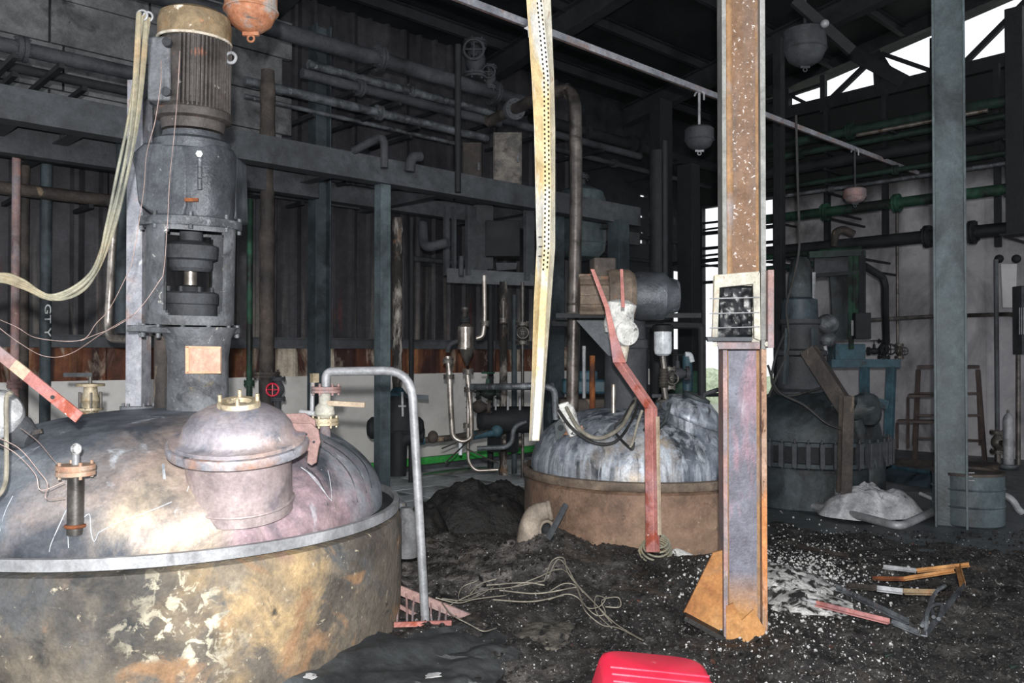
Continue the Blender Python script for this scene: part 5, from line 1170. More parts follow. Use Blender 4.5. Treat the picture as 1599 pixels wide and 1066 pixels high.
# connecting brown pipe with blue ends across to the receiver
t = Thing('transfer_pipe', 'blue and brown pipe with round valve running low behind the pale handrail', 'pipe', at(700, 700, 9.3))
t.part('run', MB().tube([at(652, 688, 9.1), at(700, 684, 9.2), at(838, 660, 9.8)], .035, 12), 'soot_brown')
t.part('blue_section', MB().tube([at(738, 681, 9.2), at(772, 675, 9.3)], .042, 12), 'blue_paint'); t.part('blue_cap', MB().ball(at(776, 672, 9.3), .07, .07, .075), 'blue_paint')
t.part('blue_section', MB().tube([at(650, 688, 9.05), at(662, 686, 9.08)], .055, 12), 'blue_paint'); t.part('round_body', MB().ball(at(676, 682, 9.1), .06, .06, .07), 'soot_brown')
# green kerb and low pipes along the wall foot
b = MB(); p, q = oZ(545, 742, .04), oZ(872, 688, .04); 
b = MB(); b.box((6.7, 8.72, .07), (6.4, .08, .13)); solo('kerb_board', b, 'green_bright', 'bright green strip along the foot of the white dado', 'board')
b = MB(); b.box((6.7, 8.55, .03), (6.6, .14, .06)); solo('floor_kerb', b, 'grey_dark_paint', 'low dark kerb in front of the green strip', 'kerb')
for k, (P, lb) in enumerate((([(690, 700, 8.8), (760, 672, 9.2), (815, 660, 9.6)], 'thin dark rod leaning between the pump and the receiver, upper'), ([(696, 722, 8.4), (724, 695, 8.8), (755, 668, 9.2)], 'thin dark rod crossing under the U pipe'), ([(728, 700, 8.6), (765, 718, 8.6), (778, 722, 8.6)], 'thin dark rod lying by the end of the drain pipe'))):
    solo('rod', MB().tube([at(*q) for q in P], .008, 6), 'steel_dark', lb, 'rod')
p = oZ(715, 735, .017); b = MB(); b.lathe(p, UP, [(0, .006), (.35, .004), (.42, 0)], 24)
for i, v in enumerate(b.v): d = v - p; b.v[i] = p + V((d.x*1.3, d.y*.45, d.z))
solo('wet_stain', b, 'water_dark', 'dark wet patch on the pale tiles under the U pipe', 'puddle')
# teal tank on the platform, behind the downpipe
c = at(908, 392, 12.2)
t = Thing('head_tank', 'dull blue-green tank with domed top, behind the tall downpipe', 'tank', c)
t.part('shell', MB().lathe(c, UP, [(0, -.15), (.25, -.1), (.34, 0), (.355, .1), (.355, .75), (.32, .86), (.13, .96), (0, .97)], 36), 'teal_paint')
t.part('weld_ring', MB().torus(c + UP*.1, UP, .358, .01, 36), 'teal_paint')
t.part('top_nozzle', MB().cyl(c + UP*.9, c + UP*1.15, .06), 'soot'); t.part('top_flange', MB().flange(c + UP*1.08, UP, .12, .02, 6), 'soot')
# things between the middle drive and the corner
riser(925, 555, 640, 8.6, .03, 'rust', 'brown vertical pipe in the gap left of the middle drive pedestal', ())
riser(912, 540, 620, 8.8, .02, 'galvanised', 'thin pale vertical tube left of the middle drive pedestal', ())
b = MB(); b.box(at(920, 603, 9.2), (.6, .3, .16), Matrix.Rotation(-YAW, 3, 'Z')); b.box(at(918, 588, 9.2), (.2, .2, .14), Matrix.Rotation(-YAW, 3, 'Z'))
solo('valve_block', b, 'blue_paint', 'sooty blue valve block behind the middle reactor, left of its pedestal', 'valve', bevel=.03)
b = MB(); b.box(at(925, 640, 8.8), (.7, .4, .25), Matrix.Rotation(-YAW, 3, 'Z')); solo('plinth', b, 'soot_brown', 'low brown plinth behind the middle reactor', 'plinth', bevel=.02)
c = at(1068, 628, 9.6); b = MB().lathe(c, UP, [(.24, 0), (.24, .3), (.2, .36), (0, .37)], 28); solo('green_tub', b, 'green_paint', 'dull green tub in the gap between the middle reactor and the pillar', 'tub')
t = Thing('blue_pipe', 'blue pipe with white curved end near the bright opening', 'pipe', at(1074, 600, 9.0))
t.part('run', MB().tube([at(1074, 610, 9.0), at(1073, 552, 9.0)], .055, 12), 'blue_paint'); t.part('white_end', MB().tube([at(1070, 553, 8.95), at(1078, 553, 8.95), at(1081, 565, 8.95)], .028, 10, fil=.05), 'frosted')
solo('rail', MB().tube([at(1020, 618, 8.0), at(1125, 616, 8.6)], .02, 8), 'soot_steel', 'dark rail behind the top of the middle dome', 'rail')
solo('burnt_valve', MB().ball(at(1098, 632, 7.2), .05, .05, .07).tube([at(1095, 640, 7.2), at(1100, 615, 7.2), at(1122, 608, 7.2)], .02, 8), 'soot', 'charred fitting above the tilted hatch of the middle reactor', 'fitting')
solo('platform_rail', MB().tube([at(860, 505, 7.3), at(1096, 508, 7.5), at(1096, 640, 7.5)], .035, 10, fil=.06), 'soot_dark', 'black round rail behind the middle drive, turning down near the pillar', 'rail')
riser(1028, 236, 600, 9.8, .10, 'soot_dark', 'thick black vertical pipe left of the bellows pipe', ())
pipeX(930, 1090, 1000, 370, 9.0, .03, 'soot_dark', 'thin black pipe crossing the daylight slots', ())
pipeX(930, 1090, 1030, 410, 8.9, .03, 'soot_dark', 'lower thin black pipe crossing the daylight slots', ())
pipeY(1050, 1200, 1120, 405, 11.8, .03, 'soot_dark', 'thin black pipe crossing the bright opening', ())

# ------------------------------------------------------------ right-hand bay
t = Thing('blue_stand', 'blue steel stand against the white wall behind the third reactor', 'stand', at(1350, 692, 11.0))
def bm(a, c_, d, e, w, z=11.0, dz=0): return MB().bar(at(a, c_, z), at(d, e, z + dz), w, w)
t.part('rail', bm(1296, 567, 1404, 567, .11), 'blue_paint', bevel=.004); t.part('leg', bm(1350, 572, 1350, 727, .10), 'blue_paint', bevel=.004)
t.part('leg', bm(1392, 572, 1386, 727, .10), 'blue_paint', bevel=.004); t.part('brace', bm(1355, 625, 1384, 632, .12), 'blue_paint'); t.part('top_box', MB().box(at(1321, 550, 11.1), (.4, .3, .22), Matrix.Rotation(-YAW, 3, 'Z')), 'blue_paint', bevel=.01)
t.part('tray', MB().prism([at(x, y, 11.0) for x, y in ((1300, 553), (1345, 553), (1345, 566), (1300, 566))], FWD*.2), 'lid_blue')
t = Thing('gear_cabinet', 'green-edged sooty cabinet frame hanging above the blue stand', 'cabinet', at(1320, 530, 10.6))
for a, c_, d, e, w, m in ((1345, 392, 1345, 528, .08, 'soot_dark'), (1329, 396, 1329, 545, .05, 'green_paint'), (1262, 398, 1350, 394, .08, 'green_pipe_dim'), (1272, 430, 1350, 424, .05, 'soot_dark'), (1338, 398, 1338, 490, .05, 'green_paint')):
    t.part('member', bm(a, c_, d, e, w, 10.6), m)
t.part('panel', MB().prism([at(x, y, 10.7) for x, y in ((1272, 400), (1345, 396), (1345, 428), (1272, 432))], FWD*.04), 'soot')
t.part('side_panel', MB().prism([at(x, y, 10.75) for x, y in ((1296, 430), (1328, 428), (1328, 530), (1302, 530))], FWD*.04), 'sooty_vessel')
t.part('lower_box', MB().box(at(1342, 509, 10.6), (.2, .25, .33), Matrix.Rotation(-YAW, 3, 'Z')), 'soot_dark', bevel=.01)
t.part('sight_strip', MB().bar(at(1331, 500, 10.4), at(1331, 524, 10.4), .02, .02), 'galvanised')
solo('burnt_hose', MB().tube([at(1350, 415, 11.2), at(1378, 432, 11.4), at(1382, 445, 11.4), at(1382, 480, 11.6), at(1384, 535, 11.9)], .05, 10, fil=.1), 'soot_dark', 'charred lagged hose bending down the white wall beside the cabinet', 'hose')
solo('elbow_pipe', MB().tube([at(1302, 385, 12.4), at(1305, 362, 12.4), at(1316, 358, 12.4), at(1333, 366, 12.4)], .06, 12, fil=.12), 'soot_brown', 'brown elbow sticking up over the lowest right-wall pipe', 'pipe')
pz = 12.3
solo('rail_pipe', MB().tube([at(1352, 500, pz), at(1385, 498, pz), at(1455, 494, pz), at(1520, 492, 11.9), at(1580, 490, 11.3), at(1590, 497, 11.2), at(1590, 760, 11.2)], .03, 10, fil=.12), 'steel_dark', 'thin grey pipe running level along the white wall and turning down at right', 'pipe')
solo('wall_sconce', MB().ball(at(1560, 404, 11.6), .06), 'soot_dark', 'black round bracket at the top of the thin grey pipe', 'bracket')
solo('wall_sconce', MB().ball(at(1587, 404, 11.4), .06), 'soot_dark', 'black round bracket nearest the right edge of the white wall', 'bracket')
b = MB().prism([at(x, y, 11.5) for x, y in ((1563, 412), (1588, 412), (1586, 480), (1566, 480))], FWD*.03); solo('cover_sheet', b, 'wall_painted', 'pale cleaner panel between the two black round brackets', 'panel')
t = Thing('louvre_box', 'dark red box with ribbed front at the right edge', 'box', at(1597, 560, 11.0)); t.part('body', MB().box(at(1600, 500, 11.0), (.2, .2, .9), Matrix.Rotation(-YAW, 3, 'Z')), 'soot'); 
for k in range(4): t.part('rib', MB().bar(at(1592 + k*3, 480, 10.88), at(1592 + k*3, 522, 10.88), .01, .01), 'galvanised')
t = Thing('gas_cylinder', 'slim silver cylinder standing by the wall near the right edge', 'cylinder', at(1575, 740, 10.8))
c = at(1575, 735, 10.8); hh = (735 - 645)/1300*10.8
t.part('body', MB().lathe(c, UP, [(0, 0), (.05, 0), (.062, .03), (.062, hh - .08), (.045, hh - .03), (.015, hh), (0, hh)], 24), 'galvanised'); t.part('cap', MB().cyl(c + UP*hh, c + UP*(hh + .04), .015), 'steel_dark'); t.part('base_ring', MB().torus(c + UP*.06, UP, .09, .03), 'soot_steel')
# steps / ladder
lz = 11.5
t = Thing('step_ladder', 'dark steel step platform with three treads against the white wall', 'ladder', at(1470, 705, lz))
def lb_(a, c_, d, e, w=.04, z0=lz, z1=lz): return MB().bar(at(a, c_, z0), at(d, e, z1), w, w)
for a in ((1434, 577, 1429, 718), (1527, 577, 1538, 720)): t.part('post', lb_(*a, w=.05), 'ladder_brown')
for a in ((1434, 577, 1427, 695), (1527, 577, 1531, 695)): t.part('post', lb_(*a, z0=lz + .35, z1=lz + .5), 'ladder_brown')
t.part('platform', MB().prism([at(1432, 575, lz), at(1530, 575, lz), at(1527, 574, lz + .4), at(1436, 574, lz + .4)], UP*.04), 'ladder_brown')
for a, c_, d in ((1417, 620, 1470), (1400, 660, 1468)):
    t.part('tread', MB().prism([at(a, c_, lz - .2), at(d, c_ + 1, lz - .2), at(d, c_ - 1, lz + .1), at(a + 4, c_ - 2, lz + .1)], UP*.035), 'ladder_brown')
    t.part('tread_leg', lb_(a + 1, c_, a + 1, 700, .03, lz - .2, lz - .2), 'ladder_brown')
for y in (614, 648, 684): t.part('rung', lb_(1433, y, 1532, y + (4 if y > 680 else 0), .03), 'ladder_brown')
# blue drum
c = at(1512, 815, 7.4); r = .285; hd = (815 - 729)/1300*7.4 * .93
t = Thing('drum', 'short blue-grey steel drum standing beside the grey-teal column', 'drum', c)
t.part('shell', MB().lathe(c, UP, [(r - .01, 0), (r, .01), (r, hd*.35), (r + .01, hd*.37), (r, hd*.39), (r, hd*.68), (r + .01, hd*.7), (r, hd*.72), (r, hd - .01)], 44), 'teal_paint')
t.part('lid', MB().lathe(c + UP*hd, UP, [(0, -.015), (r - .02, -.015), (r - .015, .004), (r + .008, .004), (r + .008, -.02)], 44), 'soot_brown')
for k in range(3): t.part('handle_slot', MB().box(at(1517, 738 + k*6, 7.13), (.05, .004, .01), Matrix.Rotation(-YAW, 3, 'Z')), 'galvanised')
solo('bent_hose', MB().tube([at(1560, 770, 7.6), at(1580, 778, 7.5), at(1590, 795, 7.5), at(1596, 800, 7.5)], .03, 10, fil=.1), 'galvanised', 'pale bent hose on the floor at the right of the drum', 'hose')
# low trough and pit edge in front of the third reactor
t = Thing('floor_trough', 'long low blue-grey trough on the floor behind the teal column', 'trough', at(1420, 770, 8.8))
t.part('side', MB().prism([at(1375, 727, 9.3), at(1470, 740, 8.6), at(1470, 765, 8.4), at(1375, 750, 9.1)], FWD*.04), 'lid_blue'); t.part('lip', MB().tube([at(1378, 727, 9.3), at(1462, 739, 8.6)], .022, 8), 'blue_paint')
t.part('rear_side', MB().prism([at(1375, 715, 10.4), at(1560, 722, 9.8), at(1560, 735, 9.6), at(1375, 728, 10.2)], FWD*.04), 'soot_brown')
solo('floor_pipe', MB().tube([oZ(1150, 768, .06), oZ(1220, 780, .06), oZ(1320, 800, .07), oZ(1405, 822, .07), oZ(1462, 797, .07)], .035, 12, fil=.12), 'galvanised', 'pale pipe lying on the floor round the white rag heap', 'pipe')
solo('floor_rod', MB().tube([oZ(1436, 770, .12), oZ(1468, 784, .06)], .018, 8), 'galvanised', 'short pale rod leaning on the base of the grey-teal column', 'rod')
p = oZ(1300, 776, .012); b = MB().lathe(p, UP, [(0, .004), (.6, .003), (.7, 0)], 28); solo('floor_pool', b, 'water_dark', 'black oily pool around the white rag heap', 'puddle')
def heap(name, c, rx, ry, h, m, label, cat, seed=0, n=56, rough=.35, sub=28, kind='thing', rot=-YAW, power=1.6):
    b = MB()
    for j in range(sub + 1):
        for i in range(n):
            a = 2*math.pi*i/n; rr = j/sub
            x, y = rx*rr*math.cos(a), ry*rr*math.sin(a)
            k = 1 + .25*noise.noise(V((math.cos(a)*1.3, math.sin(a)*1.3, seed)))
            z = h*(1 - rr**power)*(1 + rough*noise.noise(V((x*5, y*5, seed)))) + h*rough*.35*(noise.noise(V((x*13, y*13, seed + 3))))*(1 - rr**4) + .10*h*abs(noise.noise(V((x*9 + y*4, y*12, seed + 6))))*(1-rr**4) + h*.07*abs(noise.noise(V((x*30, y*30, seed+5))))*(1-rr**4)
            q = Matrix.Rotation(rot, 3, 'Z') @ V((x*k, y*k, z)); b.v.append(V(c) + q)
    for j in range(sub):
        for i in range(n): b.f.append((j*n + i, (j+1)*n + i, (j+1)*n + (i+1) % n, j*n + (i+1) % n))
    return solo(name, b, m, label, cat, kind=kind, ang=60)
heap('rag_heap', oZ(1355, 802, .03), .46, .34, .24, 'cloth_ash', 'crumpled whitish-grey rag heap on the black pool', 'rag heap', 4, power=2.3, rough=.42)
# ------------------------------------------------------------ burnt debris on the floor
mat('clod', [(.3, '2c2a27'), (.5, '4c4841'), (.7, '6d675c')], 9, [('141313', 20, .54, .62)], rough=(.7, 1), bump=.9, bscale=40)
def debris_h(X, Y):
    v = V((X, Y, 0)); x, z = v.dot(RIGHT), v.dot(FWD)
    n1 = noise.noise(V((X*.7, Y*.7, 0))); n2 = noise.noise(V((X*2.3, Y*2.3, 4))); n3 = noise.noise(V((X*6, Y*6, 8))); n4 = noise.noise(V((X*16, Y*16, 2)))
    edge = 7.2 if x < .3 else 7.1
    e = max(0, min(1, (edge + n2*.5 + n1*.6 - z)/1.2))
    h = -.03 + e*(.085 + .05*n1 + .045*n2 + .04*n3 + .026*n4 + .014*noise.noise(V((X*38, Y*38, 5))))
    def bump(cx, cz, r, a): 
        d = math.hypot(x - cx, z - cz)/r; return a*math.exp(-d*d*1.5)
    h += bump(-.2, 5.6, .8, .07) + bump(.3, 5.4, .7, .10) + bump(1.0, 5.4, 1.1, .08) + bump(.25, 5.7, .35, .06) + bump(-.45, 3.9, .5, .03) + bump(1.75, 4.6, .8, .05) + bump(1.25, 5.1, .4, .06)
    h -= bump(1.1, 4.2, .35, .03)
    return h
b = MB(); x0, x1, y0, y1, st = -.9, 9.4, -3.2, 7.3, .034
nx, ny = int((x1-x0)/st), int((y1-y0)/st)
b.v = [V((x0 + i*st, y0 + j*st, debris_h(x0 + i*st, y0 + j*st))) for j in range(ny + 1) for i in range(nx + 1)]
keepv = [False]*len(b.v)
for k, v in enumerate(b.v):
    x, z = v.dot(RIGHT) , V((v.x, v.y, 0)).dot(FWD); keepv[k] = 1.2 < z < 8.2 and abs(x) < .75*z + .8 and v.z > -.04
for j in range(ny):
    for i in range(nx):
        a = j*(nx+1) + i
        if keepv[a] and keepv[a+1] and keepv[a+nx+1]: b.f.append((a, a+1, a+nx+2, a+nx+1))
used = sorted({i for f in b.f for i in f}); remap = {k: i for i, k in enumerate(used)}
b.v = [b.v[k] for k in used]; b.f = [tuple(remap[i] for i in f) for f in b.f]
o = mkobj('burnt_debris', b, 'char', (0, 0, 0), ang=80); tag(o, 'black charred debris and soot covering the floor between the vessels', 'debris', kind='stuff')
def ground(px, py):
    """first hit of the view ray with the debris, marched forward"""
    d = ray(px, py).normalized(); s = 1.1 / max(.05, -d.z)
    while s < 14:
        p = CAM + d*s
        if p.z < max(0.0, debris_h(p.x, p.y)): break
        s += .08
    lo, hi = s - .08, s
    for _ in range(5):
        m_ = (lo + hi)/2; p = CAM + d*m_
        if p.z < max(0.0, debris_h(p.x, p.y)): hi = m_
        else: lo = m_
    return CAM + d*hi
def chips(name, n, region, m, label, size, seed, cat='debris'):
    rr = random.Random(seed); b = MB()
    for _ in range(n):
        px, py = region(rr); p = ground(px, py)
        s = size*rr.uniform(.4, 1.4)*rr.uniform(.5, 1.2); M3 = Euler((rr.uniform(-.9, .9), rr.uniform(-.9, .9), rr.uniform(0, 6))).to_matrix()
        q = [(-.8, -.6, 0), (rr.uniform(.3, .9), -.7, .2), (.8, rr.uniform(.3, .9), -.2), (-.6, .7, .2)]; hh = rr.uniform(.4, 1.3)
        vs = [p + UP*s*.25 + M3 @ (V(a)*s) for a in q] + [p + UP*s*.25 + M3 @ (V((a[0]*.6, a[1]*.6, a[2] + hh))*s) for a in q]
        b.add(vs, [(3, 2, 1, 0), (4, 5, 6, 7), (0, 1, 5, 4), (1, 2, 6, 5), (2, 3, 7, 6), (3, 0, 4, 7)])
    o = mkobj(name, b, m, (0, 0, 0), ang=20); return tag(o, label, cat, kind='stuff')
def R_all(rr):
    while 1:
        x, y = rr.uniform(640, 1599), 830 + 236*rr.random()**1.2
        if x > 640 + (y - 830)*.1: return x, y
def R_ash(rr):
    a, r = rr.uniform(0, 6.28), abs(rr.gauss(0, 1)); return 1232 + 95*r*math.cos(a), 905 + 48*r*math.sin(a)
def R_mid(rr): return rr.gauss(760, 70), rr.gauss(860, 28)
def R_low(rr): return rr.uniform(1100, 1450), rr.gauss(1020, 40)
chips('char_chips', 9000, R_all, 'char_chip', 'scattered black charred flakes over the debris', .006, 11)
chips('char_lumps', 1600, R_all, 'char_lump', 'larger charred lumps among the debris', .014, 12)
chips('ash_flakes', 900, R_all, 'ash_chip', 'small white ash flakes scattered over the black debris', .004, 13)
chips('ash_flakes', 3600, R_ash, 'ash_chip', 'dense white ash crumbs around the foot of the foreground pillar', .0085, 14)
chips('ash_flakes', 1500, R_mid, 'clod', 'pale ash crumbs between the near reactor and the burnt heap', .0035, 15)
chips('ash_flakes', 600, R_low, 'ash_chip', 'pale ash crumbs below the twisted angle frame', .004, 16)
g0 = ground(1222, 905)
heap('ash_pile', g0 - UP*.03, .30, .36, .11, 'ash', 'bright white ash pile right of the foreground pillar', 'ash', 8, kind='stuff')
g0 = ground(1262, 935); heap('ash_pile', g0 - UP*.03, .26, .2, .07, 'ash', 'smaller grey-white ash patch beyond the red angle bar', 'ash', 18, kind='stuff')
g0 = ground(1060, 868); heap('ash_clump', g0 - UP*.01, .11, .05, .06, 'ash', 'small white ash clump right of the coiled spring', 'ash', 9)
# charred heap left of the middle reactor
q = oZ(735, 832, 0); q = at(735, 832, 6.9); q.z = 0
heap('charred_heap', cw(-.30, 7.25), .62, .42, .36, 'char_lump', 'low charred black heap with rusty patches, left of the middle reactor', 'burnt heap', 2, power=2.4, rough=.3)
heap('charred_heap', cw(-.72, 6.85), .22, .35, .26, 'char_lump', 'rust-speckled end of burnt sacks behind the handrail', 'burnt heap', 5, power=2.0, rough=.4)
# small standing items beside the near reactor's shoulder
t = Thing('canister', 'grey dented canister squeezed between the near reactor and the handrail', 'canister', at(632, 870, 5.0))
b = MB().lathe(at(633, 868, 5.0), UP, [(.0, 0), (.065, 0), (.07, .03), (.068, .18), (.06, .25), (.03, .29), (0, .29)], 20)
for i, v in enumerate(b.v): b.v[i] = v + V((noise.noise(v*9), noise.noise(v*9 + V((4, 0, 0))), 0))*.02
t.part('body', b, 'concrete_block')
b = MB().lathe(at(612, 830, 5.15), UP + RIGHT*.2, [(.0, 0), (.07, 0), (.075, .08), (.05, .18), (0, .2)], 16)
for i, v in enumerate(b.v): b.v[i] = v + V((noise.noise(v*8), noise.noise(v*8 + V((4, 0, 0))), noise.noise(v*7)))*.04
solo('burnt_sack', b, 'pedestal_grey', 'crumpled grey-brown lump leaning on the near reactor rim', 'sack')
# red grating at the foot of the handrail
def gp(px, py, h=0): 
    p = ground(px, py); return p + UP*h
t = Thing('red_grate', 'pinkish red grating with vertical bars at the foot of the near reactor', 'grate', gp(660, 975))
gz = 4.35
A_, B_ = at(612, 916, gz + .25), at(735, 966, gz + .1); C_, D_ = at(615, 975, gz - .05), at(735, 972, gz)
t.part('top_rail', MB().bar(A_, B_, .012, .05), 'pink_primer'); t.part('bottom_rail', MB().bar(C_, at(705, 972, gz), .012, .025), 'red_primer')
t.part('mid_rail', MB().bar(at(612, 940, gz + .2), at(672, 972, gz + .1), .01, .02), 'pink_primer')
for k in range(7):
    x = 622 + k*13; u = (x - 612)/123; top = A_.lerp(B_, u); bt = at(x - 2 + 3*math.sin(k*2.), 974, gz)
    t.part('bar', MB().tube(spline([top, top.lerp(bt, .5) + RIGHT*.008*math.sin(k*3), bt], 4), .006, 6), 'pink_primer')
# burnt board in the foreground
def sheetmesh(corners, nx, ny, amp, seed, th=.02):
    P = [V(c) for c in corners]; b = MB(); n = (nx+1)*(ny+1)
    for dz in (0, -th):
        for j in range(ny+1):
            for i in range(nx+1):
                u, v = i/nx, j/ny; p = P[0]*(1-u)*(1-v) + P[1]*u*(1-v) + P[2]*u*v + P[3]*(1-u)*v
                w = noise.noise(V((u*3, v*3, seed)))*amp + noise.noise(V((u*9, v*9, seed + 3)))*amp*.25
                ej = noise.noise(V((u*7, v*7, seed + 7)))*.03 if (i in (0, nx) or j in (0, ny)) else 0
                b.v.append(p + UP*(w + dz) + RIGHT*ej)
    for j in range(ny):
        for i in range(nx): a = j*(nx+1)+i; b.f += [(a, a+1, a+nx+2, a+nx+1), (n+a, n+a+nx+1, n+a+nx+2, n+a+1)]
    for i in range(nx): b.f += [(i, n+i, n+i+1, i+1), (ny*(nx+1)+i, ny*(nx+1)+i+1, n+ny*(nx+1)+i+1, n+ny*(nx+1)+i)]
    for j in range(ny): a, c_ = j*(nx+1), j*(nx+1)+nx; b.f += [(a, a+nx+1, n+a+nx+1, n+a), (c_, n+c_, n+c_+nx+1, c_+nx+1)]
    return b
solo('burnt_sheet', sheetmesh([oZ(425, 1085, .22), oZ(735, 1095, .12), oZ(822, 1012, .06), oZ(590, 985, .22)], 46, 30, .05, 3), 'burnt_board', 'large buckled grey-black sheet lying against the near reactor, bottom centre-left', 'sheet', ang=60)
solo('burnt_sheet', sheetmesh([oZ(600, 1000, .20), oZ(760, 1035, .10), oZ(815, 1008, .08), oZ(740, 968, .12)], 24, 16, .05, 8), 'burnt_board', 'smaller pale-streaked buckled sheet overlapping the large one', 'sheet', ang=60)
solo('burnt_sheet', sheetmesh([oZ(640, 1090, .13), oZ(860, 1095, .05), oZ(800, 1035, .05), oZ(690, 1052, .12)], 24, 16, .04, 13), 'char_lump', 'ragged charred sheet at the bottom edge, left of the red basin', 'sheet', ang=60)
solo('paper_scrap', sheetmesh([oZ(473, 1056, .255), oZ(486, 1060, .25), oZ(494, 1053, .25), oZ(484, 1050, .26)], 4, 4, .004, 1, .002), 'ash_chip', 'small white scrap on the large buckled sheet', 'scrap')
solo('paper_scrap', sheetmesh([oZ(664, 1058, .15), oZ(690, 1055, .15), oZ(684, 1049, .15), oZ(668, 1051, .15)], 4, 4, .004, 2, .002), 'ash_chip', 'small white scrap on the ragged charred sheet', 'scrap')
# red basin : an upturned shallow crate with ribs
bz_ = 3.12
M3 = Matrix.Rotation(-YAW + .03, 3, 'Z')
def basin():
    b = MB(); n = 48; prof = [(1.0, 0.0), (1.02, .01), (1.0, .03), (.94, .105), (.90, .125), (.82, .132), (0, .136)]
    c = oZ(1018, 1085, .12) ; c = at(1019, 1103, 3.05)
    for r, h in prof:
        for i in range(n):
            a = 2*math.pi*i/n; ca, sa = math.cos(a), math.sin(a); e = 5
            x = .217*r*math.copysign(abs(ca)**(2/e), ca); y = .17*r*math.copysign(abs(sa)**(2/e), sa)
            b.v.append(c + Euler((.12, .10, -YAW)).to_matrix() @ V((x, y, h*1.0)))
    for j in range(len(prof)-1):
        for i in range(n): b.f.append((j*n+i, j*n+(i+1) % n, (j+1)*n+(i+1) % n, (j+1)*n+i))
    return b, c
bb, bc = basin()
t = Thing('red_basin', 'glossy red plastic basin upside down at the bottom edge of the picture', 'basin', bc)
t.part('body', bb, 'red_plastic', ang=50)
Mr = Euler((.12, .10, -YAW)).to_matrix()
for yy in (-.10, -.05, .0): t.part('rib', MB().tube([bc + Mr @ V((-.17, yy, .134)), bc + Mr @ V((.19, yy, .134))], .006, 8), 'red_plastic')
# broken elbow casting
z_ = 5.62; q0 = at(826, 838, z_)
t = Thing('broken_elbow', 'dull brown broken pipe elbow lying by the middle reactor', 'pipe elbow', q0)
P = spline([at(826, 846, z_), at(828, 822, z_), at(836, 803, z_), at(856, 796, z_)], 5)
t.part('casting', MB().tube(P, [.085 - .03*i/len(P) for i in range(len(P))], 20, cap=True), 'dull_tan'); t.part('mouth_ring', MB().torus(at(858, 797, z_), RIGHT + UP*.2, .055, .016), 'dull_tan'); t.part('inner_mouth', MB().cyl(at(856, 797, z_), at(860, 797, z_), .05), 'soot_dark')
t.part('lower_rib', MB().torus(at(853, 826, z_ + .0), (-FWD*.8 + RIGHT*.5), .055, .012), 'dull_tan'); t.part('lower_mouth', MB().ball(at(853, 826, z_ + .05), .05), 'soot_dark')
solo('grey_bar', MB().bar(at(855, 842, 5.45), at(884, 787, 5.55), .02, .035), 'grey_dark_paint', 'short grey bar propped beside the broken elbow', 'bar')
# coil spring
q0 = gp(1020, 862); z_ = V((q0.x, q0.y, 0)).dot(FWD)
P = []; ca = (UP*.75 - FWD*.55 + RIGHT*.1).normalized(); c1_ = RIGHT; c2_ = ca.cross(c1_).normalized(); c0_ = q0 - UP*.02 - FWD*.03
for k in range(6*20 + 1):
    a = 2*math.pi*k/20; u = k/(6*20); P.append(c0_ + ca*.16*u + (c1_*math.cos(a) + c2_*math.sin(a))*(.1*(1.05 - .5*u*u)))
solo('coil_spring', MB().tube(P, .0065, 6), 'wire_ash', 'rusty grey coiled wire at the foot of the bent red post', 'coil')
def wires(paths, name, label, m='wire_grey', r=.0034, cat='wire', lift=.032):
    t = None
    Ps = [[gp(x, y, lift + (h[0] if h else 0)) for x, y, *h in p] for p in paths]
    t = Thing(name, label, cat, Ps[0][0])
    for P in Ps: t.part('strand', MB().tube(spline(P, 8), r, 6), m)
    return t
wires([[(1030, 838, .0), (1034, 850), (1042, 862), (1040, 870)], [(1035, 832, .05), (1060, 834, .03), (1090, 826, .08), (1108, 808, .1), (1121, 785, .15)], [(1036, 836, .05), (1062, 838, .03), (1092, 828, .08), (1112, 806, .1), (1121, 792, .15)], [(1010, 836), (1040, 834, .04), (1060, 842)]],
      'wire_tangle', 'tangle of bare wires from the bent post foot to the foreground pillar')
wires([[(850, 915), (862, 897, .05), (880, 895, .06), (886, 912, .04), (905, 935, .03), (930, 958, .02), (960, 985, .01), (1004, 1010)],
       [(855, 912), (870, 893, .04), (884, 902, .04), (900, 930, .04), (925, 955, .03), (955, 985, .01)],
       [(855, 934), (880, 928, .03), (900, 932, .03), (910, 955, .02), (930, 975, .02), (945, 972, .02), (940, 955, .03), (965, 950, .03), (968, 962, .02), (945, 965, .03)],
       [(856, 945), (885, 942, .02), (905, 950, .02), (915, 970, .02), (940, 985), (965, 990), (1000, 1008)],
       [(900, 935, .03), (915, 965, .03), (935, 968, .04), (945, 955, .04), (930, 952, .04), (932, 975, .03), (955, 990)],
       [(800, 925), (840, 915, .02), (870, 905, .03), (888, 915, .04), (910, 945, .04)]], 'wire_tangle', 'big grey tangle of fallen wire in the middle of the debris', r=.003)
wires([[(700, 955), (730, 948, .03), (760, 935, .02), (800, 925), (850, 915)], [(690, 958, .05), (720, 955, .03), (745, 945, .02), (770, 925)], [(680, 960, .06), (715, 962, .04), (742, 950, .02), (790, 938)], [(690, 965, .05), (706, 985, .05), (735, 1002, .05), (755, 1012, .05), (775, 1000, .03)], [(720, 950), (716, 940), (722, 925), (745, 915)]],
      'wire_tangle', 'grey wires running from the red grating into the debris', r=.003)
wires([[(780, 930), (840, 935), (900, 925)], [(770, 945), (830, 948), (880, 938)], [(760, 922), (820, 918), (850, 922)], [(735, 935), (750, 920), (775, 912)]], 'wire_tangle', 'flat-lying grey wires left of the big tangle', r=.004)
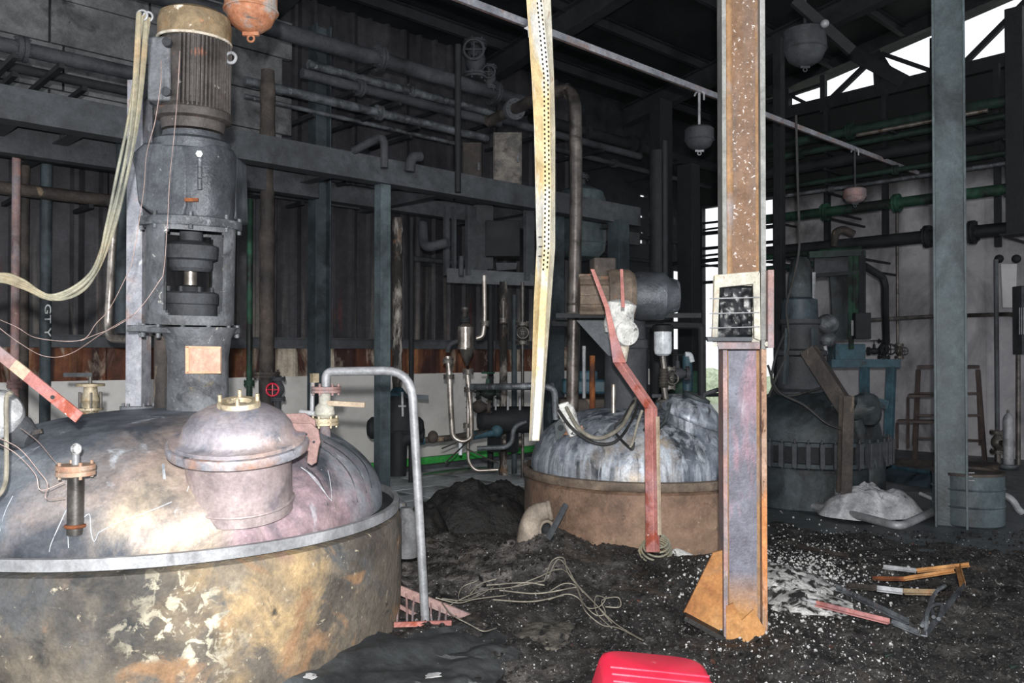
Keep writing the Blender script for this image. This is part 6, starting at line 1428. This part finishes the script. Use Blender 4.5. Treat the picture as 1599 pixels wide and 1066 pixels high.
# twisted frame of angle iron on the right
def bar_px(pts, w, m, name, label, lift=.03, t=None):
    P = [gp(x, y, lift + (h[0] if h else 0)) for x, y, *h in pts]; th = Thing(name, label, 'bar', P[0]) if t is None else t
    for k, (a, b_) in enumerate(zip(P, P[1:])): th.part('segment', MB().angle(a, b_, w, .006), m[k % len(m)] if isinstance(m, (list, tuple)) else m)
    return th
t = Thing('twisted_frame', 'twisted orange and grey angle-iron frame lying on the debris at right', 'frame', gp(1440, 940))
bar_px([(1380, 894, .0), (1432, 910, .04), (1514, 911, .08)], .024, ['galvanised', 'rust_orange'], '', '', t=t)
bar_px([(1362, 918, .02), (1410, 921, .03), (1490, 916, .06)], .022, ['rust', 'rust_orange'], '', '', t=t)
bar_px([(1326, 926, .0), (1370, 938, .03), (1410, 946, .04), (1460, 950, .05)], .028, ['soot_brown', 'galvanised', 'cowl_rust'], '', '', t=t)
bar_px([(1500, 914, .08), (1508, 942, .06), (1480, 970, .03), (1448, 1004, .0)], .03, ['rust_orange', 'soot_steel', 'soot_steel'], '', '', t=t)
bar_px([(1306, 926, .0), (1420, 992, .03)], .026, 'soot_steel', 'angle_bar', 'straight grey angle bar pointing at the twisted frame')
bar_px([(1240, 950, .0), (1275, 962, .03), (1390, 992, .03), (1432, 1000, .0)], .026, ['galvanised', 'red_primer', 'soot_steel'], 'angle_bar', 'pinkish red angle bar, nearest of the fallen bars at right')
wires([[(1440, 996, .03), (1452, 970, .05), (1462, 950, .06), (1476, 940, .06)], [(1446, 1000, .02), (1450, 975, .05), (1470, 968, .05), (1466, 985, .03)], [(1460, 955, .06), (1452, 965, .05), (1458, 982, .03)]], 'molten_rags', 'grey burnt strips hanging from the twisted frame', 'soot_steel', .011, 'scrap')
bar_px([(1246, 862, .0), (1325, 878, .0)], .03, 'soot_brown', 'angle_bar', 'dim brown bar lying beyond the ash pile')
for px, py, lb in ((1578, 1048, 'small green glass-like scrap at the bottom right corner'), (1382, 1030, 'faint green scrap below the fallen angle bars')):
    g0 = gp(px, py, .01); b = MB(); b.add([g0, g0 + RIGHT*.05 + FWD*.01, g0 + RIGHT*.06 + FWD*.04 + UP*.01, g0 + RIGHT*.01 + FWD*.03 + UP*.015, g0 + UP*.012, g0 + RIGHT*.04 + UP*.02], [(0, 1, 5, 4), (1, 2, 5), (2, 3, 4, 5), (3, 0, 4), (0, 3, 2, 1)]); solo('green_scrap', b, 'green_paint', lb, 'scrap')
b = MB().lathe(gp(845, 985) - UP*.03, UP, [(.24 - .015*k, .055*math.sin(k*math.pi/32)) for k in range(17)], 40)
for i, v in enumerate(b.v): b.v[i] = v + V((noise.noise(v*6), noise.noise(v*6 + V((4, 0, 0))), noise.noise(v*9)*.5))*.04 + UP*noise.noise(v*28)*.012
solo('flat_clod', b, 'clod', 'flat greyish-brown clod in the debris left of the wire tangle', 'clod')
